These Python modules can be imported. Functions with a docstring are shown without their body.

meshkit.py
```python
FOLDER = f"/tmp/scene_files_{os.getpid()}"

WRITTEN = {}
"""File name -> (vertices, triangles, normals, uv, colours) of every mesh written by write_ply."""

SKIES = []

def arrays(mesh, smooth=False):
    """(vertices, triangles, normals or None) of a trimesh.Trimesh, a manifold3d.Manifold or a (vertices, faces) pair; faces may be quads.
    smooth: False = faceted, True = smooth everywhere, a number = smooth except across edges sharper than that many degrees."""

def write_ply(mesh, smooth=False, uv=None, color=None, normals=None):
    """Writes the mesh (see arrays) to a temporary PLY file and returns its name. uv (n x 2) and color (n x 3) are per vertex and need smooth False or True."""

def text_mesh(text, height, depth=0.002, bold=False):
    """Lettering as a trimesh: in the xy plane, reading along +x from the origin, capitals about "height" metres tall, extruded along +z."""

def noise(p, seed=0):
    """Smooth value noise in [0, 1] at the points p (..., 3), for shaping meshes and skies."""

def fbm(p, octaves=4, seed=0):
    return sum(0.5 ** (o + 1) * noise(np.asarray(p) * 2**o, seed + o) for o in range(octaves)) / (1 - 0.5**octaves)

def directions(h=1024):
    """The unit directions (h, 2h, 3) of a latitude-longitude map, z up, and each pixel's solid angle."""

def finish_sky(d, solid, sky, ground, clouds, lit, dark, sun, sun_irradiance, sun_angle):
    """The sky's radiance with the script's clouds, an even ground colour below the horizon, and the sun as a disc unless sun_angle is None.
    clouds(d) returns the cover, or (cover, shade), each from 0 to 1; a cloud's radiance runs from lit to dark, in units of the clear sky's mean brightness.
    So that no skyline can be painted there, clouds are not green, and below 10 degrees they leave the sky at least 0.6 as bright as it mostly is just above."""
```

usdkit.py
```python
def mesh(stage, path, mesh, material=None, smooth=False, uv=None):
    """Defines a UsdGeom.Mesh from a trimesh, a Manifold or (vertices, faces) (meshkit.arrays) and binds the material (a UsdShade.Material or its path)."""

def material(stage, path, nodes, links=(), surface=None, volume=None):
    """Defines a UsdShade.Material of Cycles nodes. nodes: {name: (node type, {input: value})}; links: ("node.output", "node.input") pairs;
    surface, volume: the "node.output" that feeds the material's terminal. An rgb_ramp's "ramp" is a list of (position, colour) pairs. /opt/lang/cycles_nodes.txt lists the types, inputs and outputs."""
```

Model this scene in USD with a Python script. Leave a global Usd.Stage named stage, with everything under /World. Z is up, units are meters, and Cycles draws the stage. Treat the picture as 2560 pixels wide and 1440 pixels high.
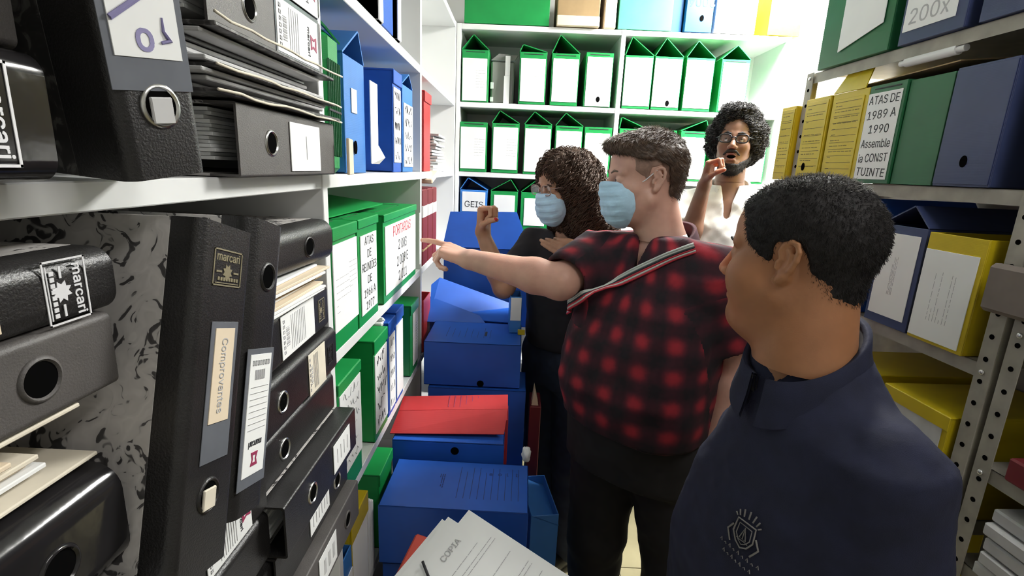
import math, random, numpy as np, trimesh, usdkit, meshkit
from shapely.geometry import Polygon, box as sbox
from pxr import Usd, UsdGeom, UsdLux, UsdShade, Gf, Sdf, Vt

stage = Usd.Stage.CreateInMemory()
UsdGeom.SetStageUpAxis(stage, UsdGeom.Tokens.z)
UsdGeom.Xform.Define(stage, '/World')
UsdGeom.Scope.Define(stage, '/World/Looks')
stage.SetDefaultPrim(stage.GetPrimAtPath('/World'))
rng = random.Random(7)
nrg = np.random.default_rng(11)

# ---------------------------------------------------------------- camera
EYE = np.array([0, 0, 1.60])
FPX = 1254.0                                   # focal length in pixels of a 2560 wide picture
_Y = np.array([23, -297, FPX]); _Y /= np.linalg.norm(_Y)
_D = np.array([-230, 5280, FPX]); _D -= _Y * (_D @ _Y); _D /= np.linalg.norm(_D)
CAM = np.stack([np.cross(_Y, -_D), _Y, -_D])   # camera axes (right, down, forward) to the room's axes
cam = UsdGeom.Camera.Define(stage, '/World/camera')
cam.CreateHorizontalApertureAttr(36.0)
cam.CreateVerticalApertureAttr(20.25)
cam.CreateFocalLengthAttr(36.0 * FPX / 2560)
cam.CreateClippingRangeAttr(Gf.Vec2f(0.02, 100))
cm = np.eye(4); cm[0, :3] = CAM[:, 0]; cm[1, :3] = -CAM[:, 1]; cm[2, :3] = -CAM[:, 2]; cm[3, :3] = EYE
UsdGeom.Xformable(cam).AddTransformOp().Set(Gf.Matrix4d(cm.tolist()))
cam.CreateExposureAttr(0.0)

# ---------------------------------------------------------------- light: ceiling tubes of the store room
def area_light(name, loc, sx, sy, power, color=(1, 1, 1), rot=(0, 0, 0)):
    l = UsdLux.RectLight.Define(stage, '/World/' + name)
    l.CreateWidthAttr(sx); l.CreateHeightAttr(sy); l.CreateIntensityAttr(power); l.CreateColorAttr(Gf.Vec3f(*color))
    x = UsdGeom.Xformable(l); x.AddTranslateOp().Set(Gf.Vec3d(*loc)); x.AddRotateXYZOp().Set(Gf.Vec3f(*rot))
area_light('ceiling_light_far', (1.26, 2.10, 2.66), 0.62, 0.46, 150.0, (1.0, 0.99, 0.96))
area_light('ceiling_light_near', (0.86, 0.12, 2.64), 0.26, 0.9, 16.5, (1.0, 0.98, 0.96))

# ---------------------------------------------------------------- helpers
def T(x, y, z):
    m = np.eye(4); m[:3, 3] = (x, y, z); return m
def R(axis, deg):
    return trimesh.transformations.rotation_matrix(math.radians(deg), {'x': (1, 0, 0), 'y': (0, 1, 0), 'z': (0, 0, 1)}[axis])
def basis(cx, cy, cz, o=(0, 0, 0)):            # a matrix from the images of the three axes
    m = np.eye(4); m[:3, 0], m[:3, 1], m[:3, 2], m[:3, 3] = cx, cy, cz, o; return m

taken = {}
def numbered(path):
    n = taken.get(path, 0); taken[path] = n + 1
    return path if n == 0 else '%s_%03d' % (path, n)
def tag(p, label=None, cat=None, group=None, kind=None):
    for k, v in (('label', label), ('category', cat), ('group', group), ('kind', kind)):
        if v: p.SetCustomDataByKey(k, v)
def thing(name, label, cat, M=None, group=None, kind=None):
    path = numbered('/World/' + name)
    x = UsdGeom.Xform.Define(stage, path)
    if M is not None: x.AddTransformOp().Set(Gf.Matrix4d(np.asarray(M).T.tolist()))
    tag(x.GetPrim(), label, cat, group, kind)
    return path
def part(parent, name, mesh, mat, smooth=35, label=None, kind=None, uv=None):
    path = numbered(parent + '/' + name)
    m = usdkit.mesh(stage, path, mesh, mat, smooth=smooth, uv=uv)
    tag(m.GetPrim(), label, kind=kind)
    return path
def solo(name, mesh, mat, label, cat, M=None, group=None, kind=None, smooth=35):
    path = part('/World', name, mesh, mat, smooth)
    p = stage.GetPrimAtPath(path); tag(p, label, cat, group, kind)
    if M is not None: UsdGeom.Xformable(p).AddTransformOp().Set(Gf.Matrix4d(np.asarray(M).T.tolist()))
    return path
def struct(name, mesh, mat, smooth=False):
    p = part('/World', name, mesh, mat, smooth); tag(stage.GetPrimAtPath(p), kind='structure'); return p

def cat(ms): return trimesh.util.concatenate([m for m in ms if m is not None])
def tf(mesh, M):
    m = mesh.copy(); m.apply_transform(M); return m
def _cb():
    s = []
    for x in (-1, 1):
        for y in (-1, 1):
            for z in (-1, 1):
                for k in range(3): s.append(((x, y, z), k))
    v = np.array([[a[i] * (.9 if i != k else 1.0) for i in range(3)] for a, k in s])
    h = trimesh.convex.convex_hull(v)
    ids = []
    for p in h.vertices:
        ids.append((tuple(np.sign(p)), int(np.argmax(np.abs(p)))))
    return np.array([i[0] for i in ids]), np.array([i[1] for i in ids]), h.faces.copy()
CBS, CBK, CBF = _cb()
def bx(lo, hi, c=.0015):                       # a box with chamfered edges
    lo, hi = np.minimum(lo, hi), np.maximum(lo, hi)
    half, mid = (hi - lo) / 2, (hi + lo) / 2
    c = min(c, half.min() * .6)
    v = CBS * (half - c)
    v[np.arange(24), CBK] += CBS[np.arange(24), CBK] * c
    return trimesh.Trimesh(v + mid, CBF, process=False)
def slab(pts, t, n=None):                      # a flat panel with four (or more) corners, thickness t along its normal
    p = np.asarray(pts, float)
    if n is None:
        n = np.cross(p[1] - p[0], p[2] - p[0]); n /= np.linalg.norm(n)
    q = p + np.asarray(n) * t
    k = len(p); f = []
    for i in range(1, k - 1): f += [[0, i + 1, i], [k, k + i, k + i + 1]]
    for i in range(k): j = (i + 1) % k; f += [[i, j, k + j], [i, k + j, k + i]]
    m = trimesh.Trimesh(np.vstack([p, q]), f, process=False)
    m.fix_normals(); return m
def extrude(poly, h):
    return trimesh.creation.extrude_polygon(poly, h, engine='earcut')
def tube(pts, r, sides=8, closed=False):
    p = np.asarray(pts, float)
    if closed: p = np.vstack([p, p[:1]])
    t = np.gradient(p, axis=0)
    if closed: t[0] = t[-1] = p[1] - p[-2]
    t /= np.linalg.norm(t, axis=1, keepdims=True) + 1e-12
    ref = np.array([0, 0, 1.0]) if abs(t[:, 2]).max() < .9 else np.array([.31, .95, .02])
    a = np.cross(t, ref); a /= np.linalg.norm(a, axis=1, keepdims=True) + 1e-12
    b = np.cross(t, a); g = np.arange(sides) * 2 * np.pi / sides
    rr = np.broadcast_to(r, (len(p),))
    v = (p[:, None] + rr[:, None, None] * (np.cos(g)[None, :, None] * a[:, None] + np.sin(g)[None, :, None] * b[:, None])).reshape(-1, 3)
    f = []
    for i in range(len(p) - 1):
        for j in range(sides):
            k = (j + 1) % sides
            f += [[i * sides + j, (i + 1) * sides + k, i * sides + k], [i * sides + j, (i + 1) * sides + j, (i + 1) * sides + k]]
    if not closed:
        n = len(v); v = np.vstack([v, p[:1], p[-1:]]); e = (len(p) - 1) * sides
        for j in range(sides):
            k = (j + 1) % sides; f += [[n, j, k], [n + 1, e + k, e + j]]
    return trimesh.Trimesh(v, f, process=False)
def ring(ro, ri, depth, sides=28):             # a flat-walled eyelet ring round the y axis, front at y = 0
    pr = [(ri, depth), (ri, -.0004), (ri + (ro - ri) * .35, -.002), (ro - (ro - ri) * .3, -.0016), (ro, 0), (ro, depth)]
    m = trimesh.creation.revolve(np.array(pr), sections=sides)
    return tf(m, R('x', -90))                   # z of the profile runs along +y
def disc(r, y, sides=24):
    g = np.arange(sides) * 2 * np.pi / sides
    return slab(np.stack([r * np.cos(g), np.full(sides, y), r * np.sin(g)], 1), .0008, (0, 1, 0))

_tx = {}
def text(s, height, bold=False, wide=1.0, depth=.0004):       # lettering that faces -y, reading along +x from the origin
    k = (s, bold)
    if k not in _tx: _tx[k] = meshkit.text_mesh(s, 1.0, 1.0, bold)
    m = _tx[k].copy(); m.apply_scale((height * wide, height, depth))
    return tf(m, R('x', 90))
def text_at(s, height, x, z, y=0, bold=False, wide=1.0, rot=0, fit=None, center=False):
    m = text(s, height, bold, wide)
    w = m.bounds[1][0]
    if fit: m.apply_scale((fit / w, 1, 1)); w = fit
    if center: m.apply_translation((-w / 2, 0, 0))
    return tf(m, T(x, y, z) @ R('y', -rot))
def print_lines(x0, x1, z0, z1, n, y, seed=0, t=.0011, gaps=True):   # rows of small printed or typed words
    r = random.Random(seed); ms = []
    for i in range(n):
        z = z1 - (z1 - z0) * (i + .5) / n; x = x0
        while x < x1 - .004:
            w = r.uniform(.006, .02) if gaps else x1 - x0
            e = min(x + w, x1)
            ms.append(bx((x, y - .0004, z - t / 2), (e, y, z + t / 2), 0.0001)); x = e + r.uniform(.002, .005)
            if gaps and r.random() < .12: break
    return cat(ms)

# ---------------------------------------------------------------- materials
LOOK = {}
def mat(name, nodes, links, surface='p.BSDF'):
    LOOK[name] = usdkit.material(stage, '/World/Looks/' + name, nodes, links, surface); return LOOK[name]
def plain(name, col, rough=.5, var=.12, scale=6, bump=0, bscale=200, spec=.5, **kw):
    d = [c * (1 - var) for c in col]; b = [min(1, c * (1 + var)) for c in col]
    nodes = {'tc': ('texture_coordinate', {}), 'n': ('noise_texture', {'scale': scale, 'detail': 5.0}),
             'r': ('rgb_ramp', {'ramp': [(.3, d), (.7, b)]}),
             'p': ('principled_bsdf', {'roughness': rough, 'specular_ior_level': spec, **kw})}
    links = [('tc.object', 'n.vector'), ('n.fac', 'r.fac'), ('r.color', 'p.base_color')]
    if bump:
        nodes['n2'] = ('noise_texture', {'scale': bscale, 'detail': 3.0}); nodes['b'] = ('bump', {'strength': bump, 'distance': .002})
        links += [('tc.object', 'n2.vector'), ('n2.fac', 'b.height'), ('b.normal', 'p.normal')]
    return mat(name, nodes, links)
def corrugated(name, col, rough=.38):          # twin-wall plastic sheet: fine ribs, a little light through it
    d = [c * .82 for c in col]
    return mat(name, {'tc': ('texture_coordinate', {}), 'w': ('wave_texture', {'scale': 95.0, 'bands_direction': 'z', 'detail': 0.0}),
                      'n': ('noise_texture', {'scale': 9.0, 'detail': 4.0}), 'r': ('rgb_ramp', {'ramp': [(.3, d), (.72, col)]}),
                      'b': ('bump', {'strength': .045, 'distance': .001}), 'p': ('principled_bsdf', {'roughness': rough}),
                      't': ('translucent_bsdf', {'color': col}), 'm': ('mix_closure', {'fac': .12})},
               [('tc.object', 'w.vector'), ('tc.object', 'n.vector'), ('n.fac', 'r.fac'), ('r.color', 'p.base_color'), ('w.fac', 'b.height'), ('b.normal', 'p.normal'),
                ('p.BSDF', 'm.closure1'), ('t.BSDF', 'm.closure2')], 'm.closure')
plain('white_laminate', (.78, .79, .78), .35, .03, 3)
plain('wall_paint', (.74, .74, .72), .8, .04, 2, .1, 60)
plain('ceiling_paint', (.8, .8, .78), .9, .03, 2)
plain('floor_tile', (.52, .46, .27), .3, .12, 5)
plain('tile_grout', (.25, .22, .15), .8)
corrugated('green_plastic', (.012, .33, .075))
corrugated('dark_green_plastic', (.016, .14, .050))
corrugated('glare_green_plastic', (.12, .62, .36))  # green plastic with the overexposure put into its colour
corrugated('blue_plastic', (.022, .125, .60))
corrugated('light_blue_plastic', (.055, .25, .70))
corrugated('sky_blue_plastic', (.022, .15, .38))
corrugated('slate_blue_plastic', (.045, .062, .155))
corrugated('red_plastic', (.60, .045, .05))
corrugated('yellow_plastic', (.66, .50, .012))
plain('red_card', (.62, .075, .05), .55)
plain('dark_red_cloth', (.15, .010, .016), .6)
plain('paper', (.80, .81, .80), .85, .03, 8)
plain('old_paper', (.72, .66, .54), .9, .1, 20)
plain('grey_paper', (.52, .52, .52), .9, .1, 20)
plain('brown_card', (.32, .22, .11), .85, .15, 10)
plain('brown_grey', (.17, .14, .12), .8, .15, 12)
plain('cream_card', (.74, .62, .46), .8, .05)
plain('ink', (.025, .025, .03), .7, .2)
plain('faint_ink', (.42, .42, .43), .8, .1)
plain('red_ink', (.45, .04, .06), .7)
plain('violet_ink', (.20, .18, .36), .6)
plain('blue_ink', (.02, .12, .42), .6)
plain('maroon_ink', (.32, .03, .09), .6)
plain('olive_ink', (.16, .12, .02), .7)
plain('navy_ink', (.02, .04, .17), .6)
plain('black_binder', (.017, .016, .016), .38, .3, 14, .25, 500)
plain('grey_binder', (.085, .078, .074), .55, .15, 20, .2, 600)
plain('gloss_binder', (.016, .015, .016), .13, .3, 8, .15, 40)
plain('hole_dark', (.004, .004, .004), 1.0, spec=.0)
plain('steel', (.62, .62, .60), .25, .05, metallic=1.0)
plain('brass_print', (.25, .22, .14), .4)
plain('silver_print', (.78, .78, .80), .35)
plain('rack_paint', (.31, .29, .245), .5, .18, 18, .15, 90)
plain('bolt_metal', (.75, .75, .75), .3, .05, metallic=.9)
plain('pocket_film', (.14, .15, .17), .22, .15, 15)
plain('grey_plastic', (.30, .29, .28), .2, .1)
plain('charcoal_plastic', (.055, .05, .05), .3, .1)
# marbled board of the binder covers: blotches with thin dark veins
mat('marbled_board', {'tc': ('texture_coordinate', {}), 'n0': ('noise_texture', {'scale': 13.0, 'detail': 3.0}), 'mx': ('mix', {'fac': .16}),
                      'n': ('noise_texture', {'scale': 36.0, 'detail': 2.0, 'distortion': 1.4}), 'r': ('rgb_ramp', {'ramp': [(.33, (.05, .047, .047)), (.40, (.08, .075, .075)), (.425, (.46, .44, .42)), (.7, (.56, .535, .51))]}),
                      'p': ('principled_bsdf', {'roughness': .5})},
    [('tc.object', 'n0.vector'), ('tc.object', 'mx.color1'), ('n0.color', 'mx.color2'), ('mx.color', 'n.vector'), ('n.fac', 'r.fac'), ('r.color', 'p.base_color')])
mat('dark_marbled_board', {'tc': ('texture_coordinate', {}), 'n': ('noise_texture', {'scale': 70.0, 'detail': 3.0, 'distortion': 1.2}),
                           'r': ('rgb_ramp', {'ramp': [(.38, (.028, .026, .026)), (.52, (.04, .037, .036)), (.6, (.13, .125, .12)), (.8, (.17, .165, .16))]}), 'p': ('principled_bsdf', {'roughness': .5})},
    [('tc.object', 'n.vector'), ('n.fac', 'r.fac'), ('r.color', 'p.base_color')])
# ---------------------------------------------------------------- room shell
WX0, WX1, WY0, WY1, CZ = -.72, 1.62, -1.3, 2.99, 2.70
struct('floor', bx((WX0 - .1, WY0 - .1, -.06), (WX1 + .1, WY1 + .1, -.004), 0), LOOK['tile_grout'])
for i in range(6):
    for j in range(10):
        x, y = WX0 + i * .40, WY0 + j * .44
        part('/World/floor', 'tile', bx((x + .002, y + .002, -.004), (min(x + .398, WX1), min(y + .438, WY1), 0), .001), LOOK['floor_tile'], False)
struct('ceiling', bx((WX0 - .1, WY0 - .1, CZ), (WX1 + .1, WY1 + .1, CZ + .08), 0), LOOK['ceiling_paint'])
struct('wall_left', bx((WX0 - .1, WY0, 0), (WX0, WY1, CZ), 0), LOOK['wall_paint'])
struct('wall_right', bx((WX1, WY0, 0), (WX1 + .1, WY1, CZ), 0), LOOK['wall_paint'])
struct('wall_back', bx((WX0, WY1, 0), (WX1, WY1 + .1, CZ), 0), LOOK['wall_paint'])
struct('wall_front', bx((WX0, WY0 - .1, 0), (WX1, WY0, CZ), 0), LOOK['wall_paint'])

# ---------------------------------------------------------------- white shelving: bays of boards between side panels
SB = [.22, .56, .891, 1.222, 1.553, 1.885, 2.235]               # undersides of the boards
def bay(label, M, w, boards, last=False, depth=.345, group=None):
    t = thing('shelf_unit', label, 'shelf unit', M, group)      # local: front at y = 0 facing -y, x along the front
    W = LOOK['white_laminate']
    part(t, 'side_panel', bx((0, 0, 0), (.022, depth, 2.26), .0012), W)
    if last: part(t, 'side_panel', bx((w - .022, 0, 0), (w, depth, 2.26), .0012), W)
    x1 = w - .022 if last else w
    for z in boards: part(t, 'shelf_board', bx((.022, .0015, z), (x1, depth - .006, z + .024), .0012), W)
    part(t, 'back_panel', bx((.022, depth - .006, .02), (x1, depth, 2.25), 0), W, False)
    part(t, 'plinth', bx((.022, .02, 0), (x1, .035, .08), .001), W)
    return t
LX = -.335
def left(y, z=0, x=LX): return basis((0, 1, 0), (-1, 0, 0), (0, 0, 1), (x, y, z))     # faces the aisle from the left wall
def back(x, z=0, y=2.59): return T(x, y, z)
ML = left(.862)
bay('white shelf unit nearest the camera, loaded with black lever arch binders', left(-.06), .922, [SB[0], SB[2], SB[4], SB[5], SB[6]])
bay('white shelf unit in the middle of the left wall, holding green and blue boxes', left(.862), .848, SB)
bay('white shelf unit in the far left corner, narrow in view, with red binders', left(1.71), .872, SB, True)
bay('white shelf unit on the back wall, left bay with green trimmed boxes', back(-.335), .78, SB)
bay('white shelf unit on the back wall, right bay behind the curly haired man', back(.445), .80, SB, True)

# ---------------------------------------------------------------- file boxes of corrugated plastic; local: front face at y = 0 facing -y, bottom centre at the origin
DARK = {'green': 'dark_green_plastic', 'blue': 'blue_plastic', 'yellow': 'yellow_plastic', 'red': 'red_plastic'}
def file_box(label, M, w=.135, h=.25, d=.34, col='green_plastic', paper=None, tent=None, lid=None, hole=None, lip=.03, group=None, cat_='file box', lines=None, lm='paper', name='file_box', slot=True, side_lines=0):
    t = thing(name, label, cat_, M, group)
    C = LOOK[col]; k = .003; a = w / 2
    part(t, 'front_panel', bx((-a, 0, 0), (a, k, h), .001), C)
    part(t, 'back_panel', bx((-a, d - k, 0), (a, d, h), .001), C)
    part(t, 'side_panel', bx((-a, k, 0), (-a + k, d - k, h), .001), C)
    part(t, 'side_panel', bx((a - k, k, 0), (a, d - k, h), .001), C)
    part(t, 'bottom_panel', bx((-a, k, 0), (a, d - k, k), .001), C)
    if tent:                                                     # two lid flaps standing up against each other
        px, ph = tent
        part(t, 'lid_flap', slab([(-a, 0, h), (px, 0, h + ph), (px, d, h + ph), (-a, d, h)], .0035), C, False)
        part(t, 'lid_flap', slab([(px, 0, h + ph), (a, 0, h), (a, d, h), (px, d, h + ph)], .0035), C, False)
    if lid == 'closed':
        l = part(t, 'lid', cat([bx((-a - .002, -.003, h), (a + .002, d, h + .004), .0015), bx((-a - .002, -.004, h - lip), (a + .002, -.001, h + .003), .001)]), C)
        if slot: part(l, 'tuck_slot', cat([bx((-a * .7, d * .12, h + .004), (a * .7, d * .123, h + .0045), 0), bx((-a * .7, d * .12, h + .004), (-a * .67, d * .5, h + .0045), 0), bx((a * .67, d * .12, h + .004), (a * .7, d * .5, h + .0045), 0)]), LOOK['ink'], False)
    if paper:
        x0, x1, z0, z1 = paper[:4]
        lb = part(t, 'label', bx((a * x0, -.0022, h * z0), (a * x1, -.0003, h * z1), .0003), LOOK[lm], False)
        if lines:
            for m, im in lines(a * x0, a * x1, h * z0, h * z1): part(lb, 'lettering', m, LOOK[im], False)
    if slot and not lid:
        part(t, 'tuck_slot', bx((-a * .72, -.0012, h * .955), (a * .72, -.0001, h * .968), .0004), LOOK['ink'], False)
    if hole:
        g = np.arange(18) * 2 * np.pi / 18
        part(t, 'finger_hole', slab(np.stack([hole[0] + .009 * np.cos(g), np.full(18, -.0032), hole[1] + .013 * np.sin(g)], 1), .0012, (0, 1, 0)), LOOK['hole_dark'], False)
    if side_lines:                                               # printed filling-in lines on a long side
        s = -1 if side_lines < 0 else 1
        ms = [bx((s * (a + .0004), d * .1, h * (.12 + .07 * i)), (s * a, d * .62, h * (.12 + .07 * i) + .0012), 0) for i in range(11)]
        part(t, 'printed_lines', cat(ms), LOOK['navy_ink'], False)
    return t
def tiny(seed, faint='faint_ink', n=7):
    return lambda x0, x1, z0, z1: [(print_lines(x0 + (x1 - x0) * .55, x1 - .006, z0 + (z1 - z0) * .3, z0 + (z1 - z0) * .75, n, -.0022, seed, .0009), faint)]
def rows(*ls, ink='ink', h=.02):
    def f(x0, x1, z0, z1):
        n = len(ls); out = []
        for i, s in enumerate(ls):
            k = ink
            if isinstance(s, tuple): s, k = s
            z = z1 - (z1 - z0) * (i + .78) / n
            hh = min(h, (z1 - z0) / n * .62)
            w = text(s, hh).bounds[1][0]; mw = (x1 - x0) * .9
            out.append((text_at(s, hh, (x0 + x1) / 2, z, -.0022, False, center=True, fit=min(w, mw), rot=rng.uniform(-2, 2)), k))
        return out
    return f
def squiggle(n, ink='ink', h=.02, seed=1):     # rows of handwriting too blurred to read
    def f(x0, x1, z0, z1):
        r = random.Random(seed); ms = []; w = x1 - x0
        for i in range(n):
            z = z1 - (z1 - z0) * (i + .75) / n; hh = min(h, (z1 - z0) / n * .6); x = x0 + w * .14
            while x < x1 - w * .22:
                k = r.randint(3, 5); p = []
                for j in range(k):
                    p.append((x, -.0024, z + hh * r.choice((0, .1, .5, .9, 1.0)))); x += w * r.uniform(.025, .06)
                ms.append(tube(p, .0009, 4)); x += w * .03
        return [(cat(ms), ink)]
    return f
G = 'file boxes on the back unit'
# back unit, first shelf under its top (board A)
zA, zB, zC, zD, zE = [SB[i] + .0252 for i in (5, 4, 3, 2, 1)]
P = (-.92, .88, .03, .86)
file_box('green edged file box at the far left of the top compartment, one flap up', back(-.243, zA), .128, .235, .33, 'green_plastic', (-.95, .9, .02, .84), (-.01, .065), lines=tiny(1))
file_box('green edged file box right of the glaring grey file, top compartment', back(.035, zA), .13, .235, .33, 'green_plastic', (-.9, .92, .05, .88), (-.05, .03), lines=tiny(2))
file_box('file box with white label and tented lid, second from the left bay post, top compartment', back(.19, zA), .132, .235, .33, 'green_plastic', (-.9, .95, .07, .9), (-.03, .078))
file_box('file box with white label, dark finger hole and flat top, beside the middle post', back(.352, zA), .13, .245, .33, 'green_plastic', (-.9, .96, .01, .92), hole=(.004, .035))
t_ = [('leftmost', .541, (-.04, .078)), ('second', .682, (-.02, .078)), ('third', .833, (-.02, .072))]
for i, (w_, x_, tent_) in enumerate(t_):
    file_box('file box with a tented lid, %s in the right bay of the top compartment' % w_, back(x_, zA), .134, .24, .33, 'green_plastic', (-.98, .95, .05, .96), tent_, hole=(.01, .03) if i == 1 else None, slot=False)
file_box('file box showing a bright green side, rightmost of the top compartment', back(1.0, zA), .134, .24, .33, 'green_plastic', (-.88, .95, .03, .94), (.0, .06), slot=True)
# second shelf (board B)
for i, (w_, x_, tent_, pp) in enumerate([('leftmost', -.243, None, (-.96, .9, .06, .9)), ('second', -.085, (-.03, .056), (-.9, .92, .07, .92)), ('third', .075, (-.02, .058), (-.94, .94, .05, .92)), ('fourth', .228, (-.02, .058), (-.92, .94, .05, .9)), ('fifth', .372, None, (-.94, .88, .06, .88))]):
    file_box('green rimmed white file box, %s from the left on the middle back shelf' % w_, back(x_, zB), .134, .238, .33, 'green_plastic', pp, tent_, lines=tiny(20 + i) if i < 2 else None)
for i, (w_, x_, tent_) in enumerate([('leftmost behind the plaid man', .543, (-.06, .05)), ('middle one behind the plaid man', .69, None), ('right of the plaid man\'s hair', .845, (.05, .052)), ('hidden behind the curly haired man', 1.0, None), ('rightmost under the sloped end', 1.14, None)]):
    file_box('green rimmed file box on the middle back shelf, %s' % w_, back(x_, zB), .134, .238, .33, 'green_plastic', (-.94, .92, .04, .88), tent_)
# third shelf (board C)
file_box('blue edged file box with a scalloped label reading geis', back(-.235, zC), .138, .24, .33, 'light_blue_plastic', (-.85, .85, .55, .96), (-.03, .057), lines=rows('GEIS', h=.03), slot=False)
file_box('green file box with a torn white label, beside the geis box', back(-.08, zC), .138, .24, .33, 'green_plastic', (-.75, .8, .3, .92), (.03, .057), slot=False)
file_box('green file box with a rounded white label, left of the woman\'s mask', back(.075, zC), .138, .24, .33, 'green_plastic', (-.75, .8, .3, .88), (.0, .055), slot=False)
file_box('dark green file box behind the woman on the third back shelf', back(.24, zC), .138, .24, .33, 'dark_green_plastic', (-.8, .8, .2, .9))
for i, x_ in enumerate((.55, .71, .87, 1.03)):
    file_box('dark green file box low on the back unit behind the men', back(x_, zC), .138, .24, .33, 'dark_green_plastic', (-.8, .8, .2, .9), group='file boxes hidden low behind the men')

# the glaring grey file in the top left compartment: glossy ring file standing between the boxes
t = thing('ring_file', 'glossy grey file with oblong painted glare spots between two green boxes', 'file', back(-.115, zA))
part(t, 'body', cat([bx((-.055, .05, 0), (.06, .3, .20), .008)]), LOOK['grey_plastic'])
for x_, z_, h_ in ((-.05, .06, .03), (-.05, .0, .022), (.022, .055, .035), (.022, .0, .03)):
    part(t, 'paper_slot', bx((x_ - .006, .045, z_ + .01), (x_ + .010, .0505, z_ + .01 + h_), .004), LOOK['paper'])  # white oblongs painted on as glare spots of the glossy file
part(t, 'top_flap', slab([(-.055, .05, .2), (.06, .05, .2), (.075, .10, .235), (-.02, .10, .24)], .003), LOOK['grey_plastic'])
solo('loose_sheets', cat([tf(bx((-.014, 0, 0), (.014, .002, .13), .001), T(.0, .02, 0) @ R('x', -4)), tf(bx((-.012, 0, 0), (.012, .002, .09), .001), T(.002, .03, .13))]), LOOK['paper'], 'narrow white sheet standing in front of the glaring grey file', 'sheet', back(-.09, zA))

# on top of the back unit
zT = 2.262
file_box('big green box lying on its side on top of the back unit', back(-.10, zT), .40, .14, .30, 'green_plastic', slot=False)
solo('cardboard_box', bx((-.10, 0, 0), (.10, .28, .2), .004), LOOK['brown_card'], 'brown cardboard box between the green boxes on top of the back unit', 'box', back(.235, zT))
solo('cardboard_tray', cat([bx((-.1, -.02, 0), (.1, .0, .045), .003)]), LOOK['cream_card'], 'cream cardboard strip below the brown box on the back unit', 'tray', back(.235, zT))
solo('beige_folder', bx((-.028, 0, 0), (.028, .3, .22), .004), LOOK['cream_card'], 'beige folder standing beside the pale green box', 'folder', back(.385, zT))
file_box('green box with glare put into its pale colour on top of the back unit', back(.55, zT), .25, .25, .3, 'glare_green_plastic', slot=False)
file_box('dark blue box standing right of the pale green box on top', back(.705, zT, 2.62), .05, .25, .3, 'light_blue_plastic', slot=False)
file_box('sky blue box upside down with 2004 written on it', back(.80, zT), .125, .26, .3, 'sky_blue_plastic', hole=(.012, .06), slot=False)
part('/World/' + 'file_box_%03d' % (taken['/World/file_box'] - 1), 'lettering', tf(text_at('2004', .036, 0, 0, 0, True, center=True), T(.008, -.0005, .145) @ R('y', 180)), LOOK['blue_ink'], False)
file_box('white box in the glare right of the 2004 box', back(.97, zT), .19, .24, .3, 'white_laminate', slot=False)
file_box('yellow box on the far right end of the back unit top', back(1.20, zT), .15, .22, .3, 'yellow_plastic', slot=False)

# ---------------------------------------------------------------- left wall, middle bay
def wr(*a, **k): return rows(*a, **k)
# board A, up by the ceiling
file_box('blue box with a white label high up on the left unit\'s upper shelf', left(1.30, zA), .12, .25, .30, 'blue_plastic', slot=False, hole=(.04, .09))
for i, (y_, s_) in enumerate(((1.235, 'ribbed edge'), (1.41, 'crumpled edge'))):
    solo('paper_bundle', cat([bx((-.02, -.002 * j, 0), (.026 - .004 * j, .2, .26 - .012 * j), .001) for j in range(4)]), LOOK['paper'], 'bundle of white papers with %s beside the high blue box' % s_, 'papers', left(y_, zA))
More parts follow.
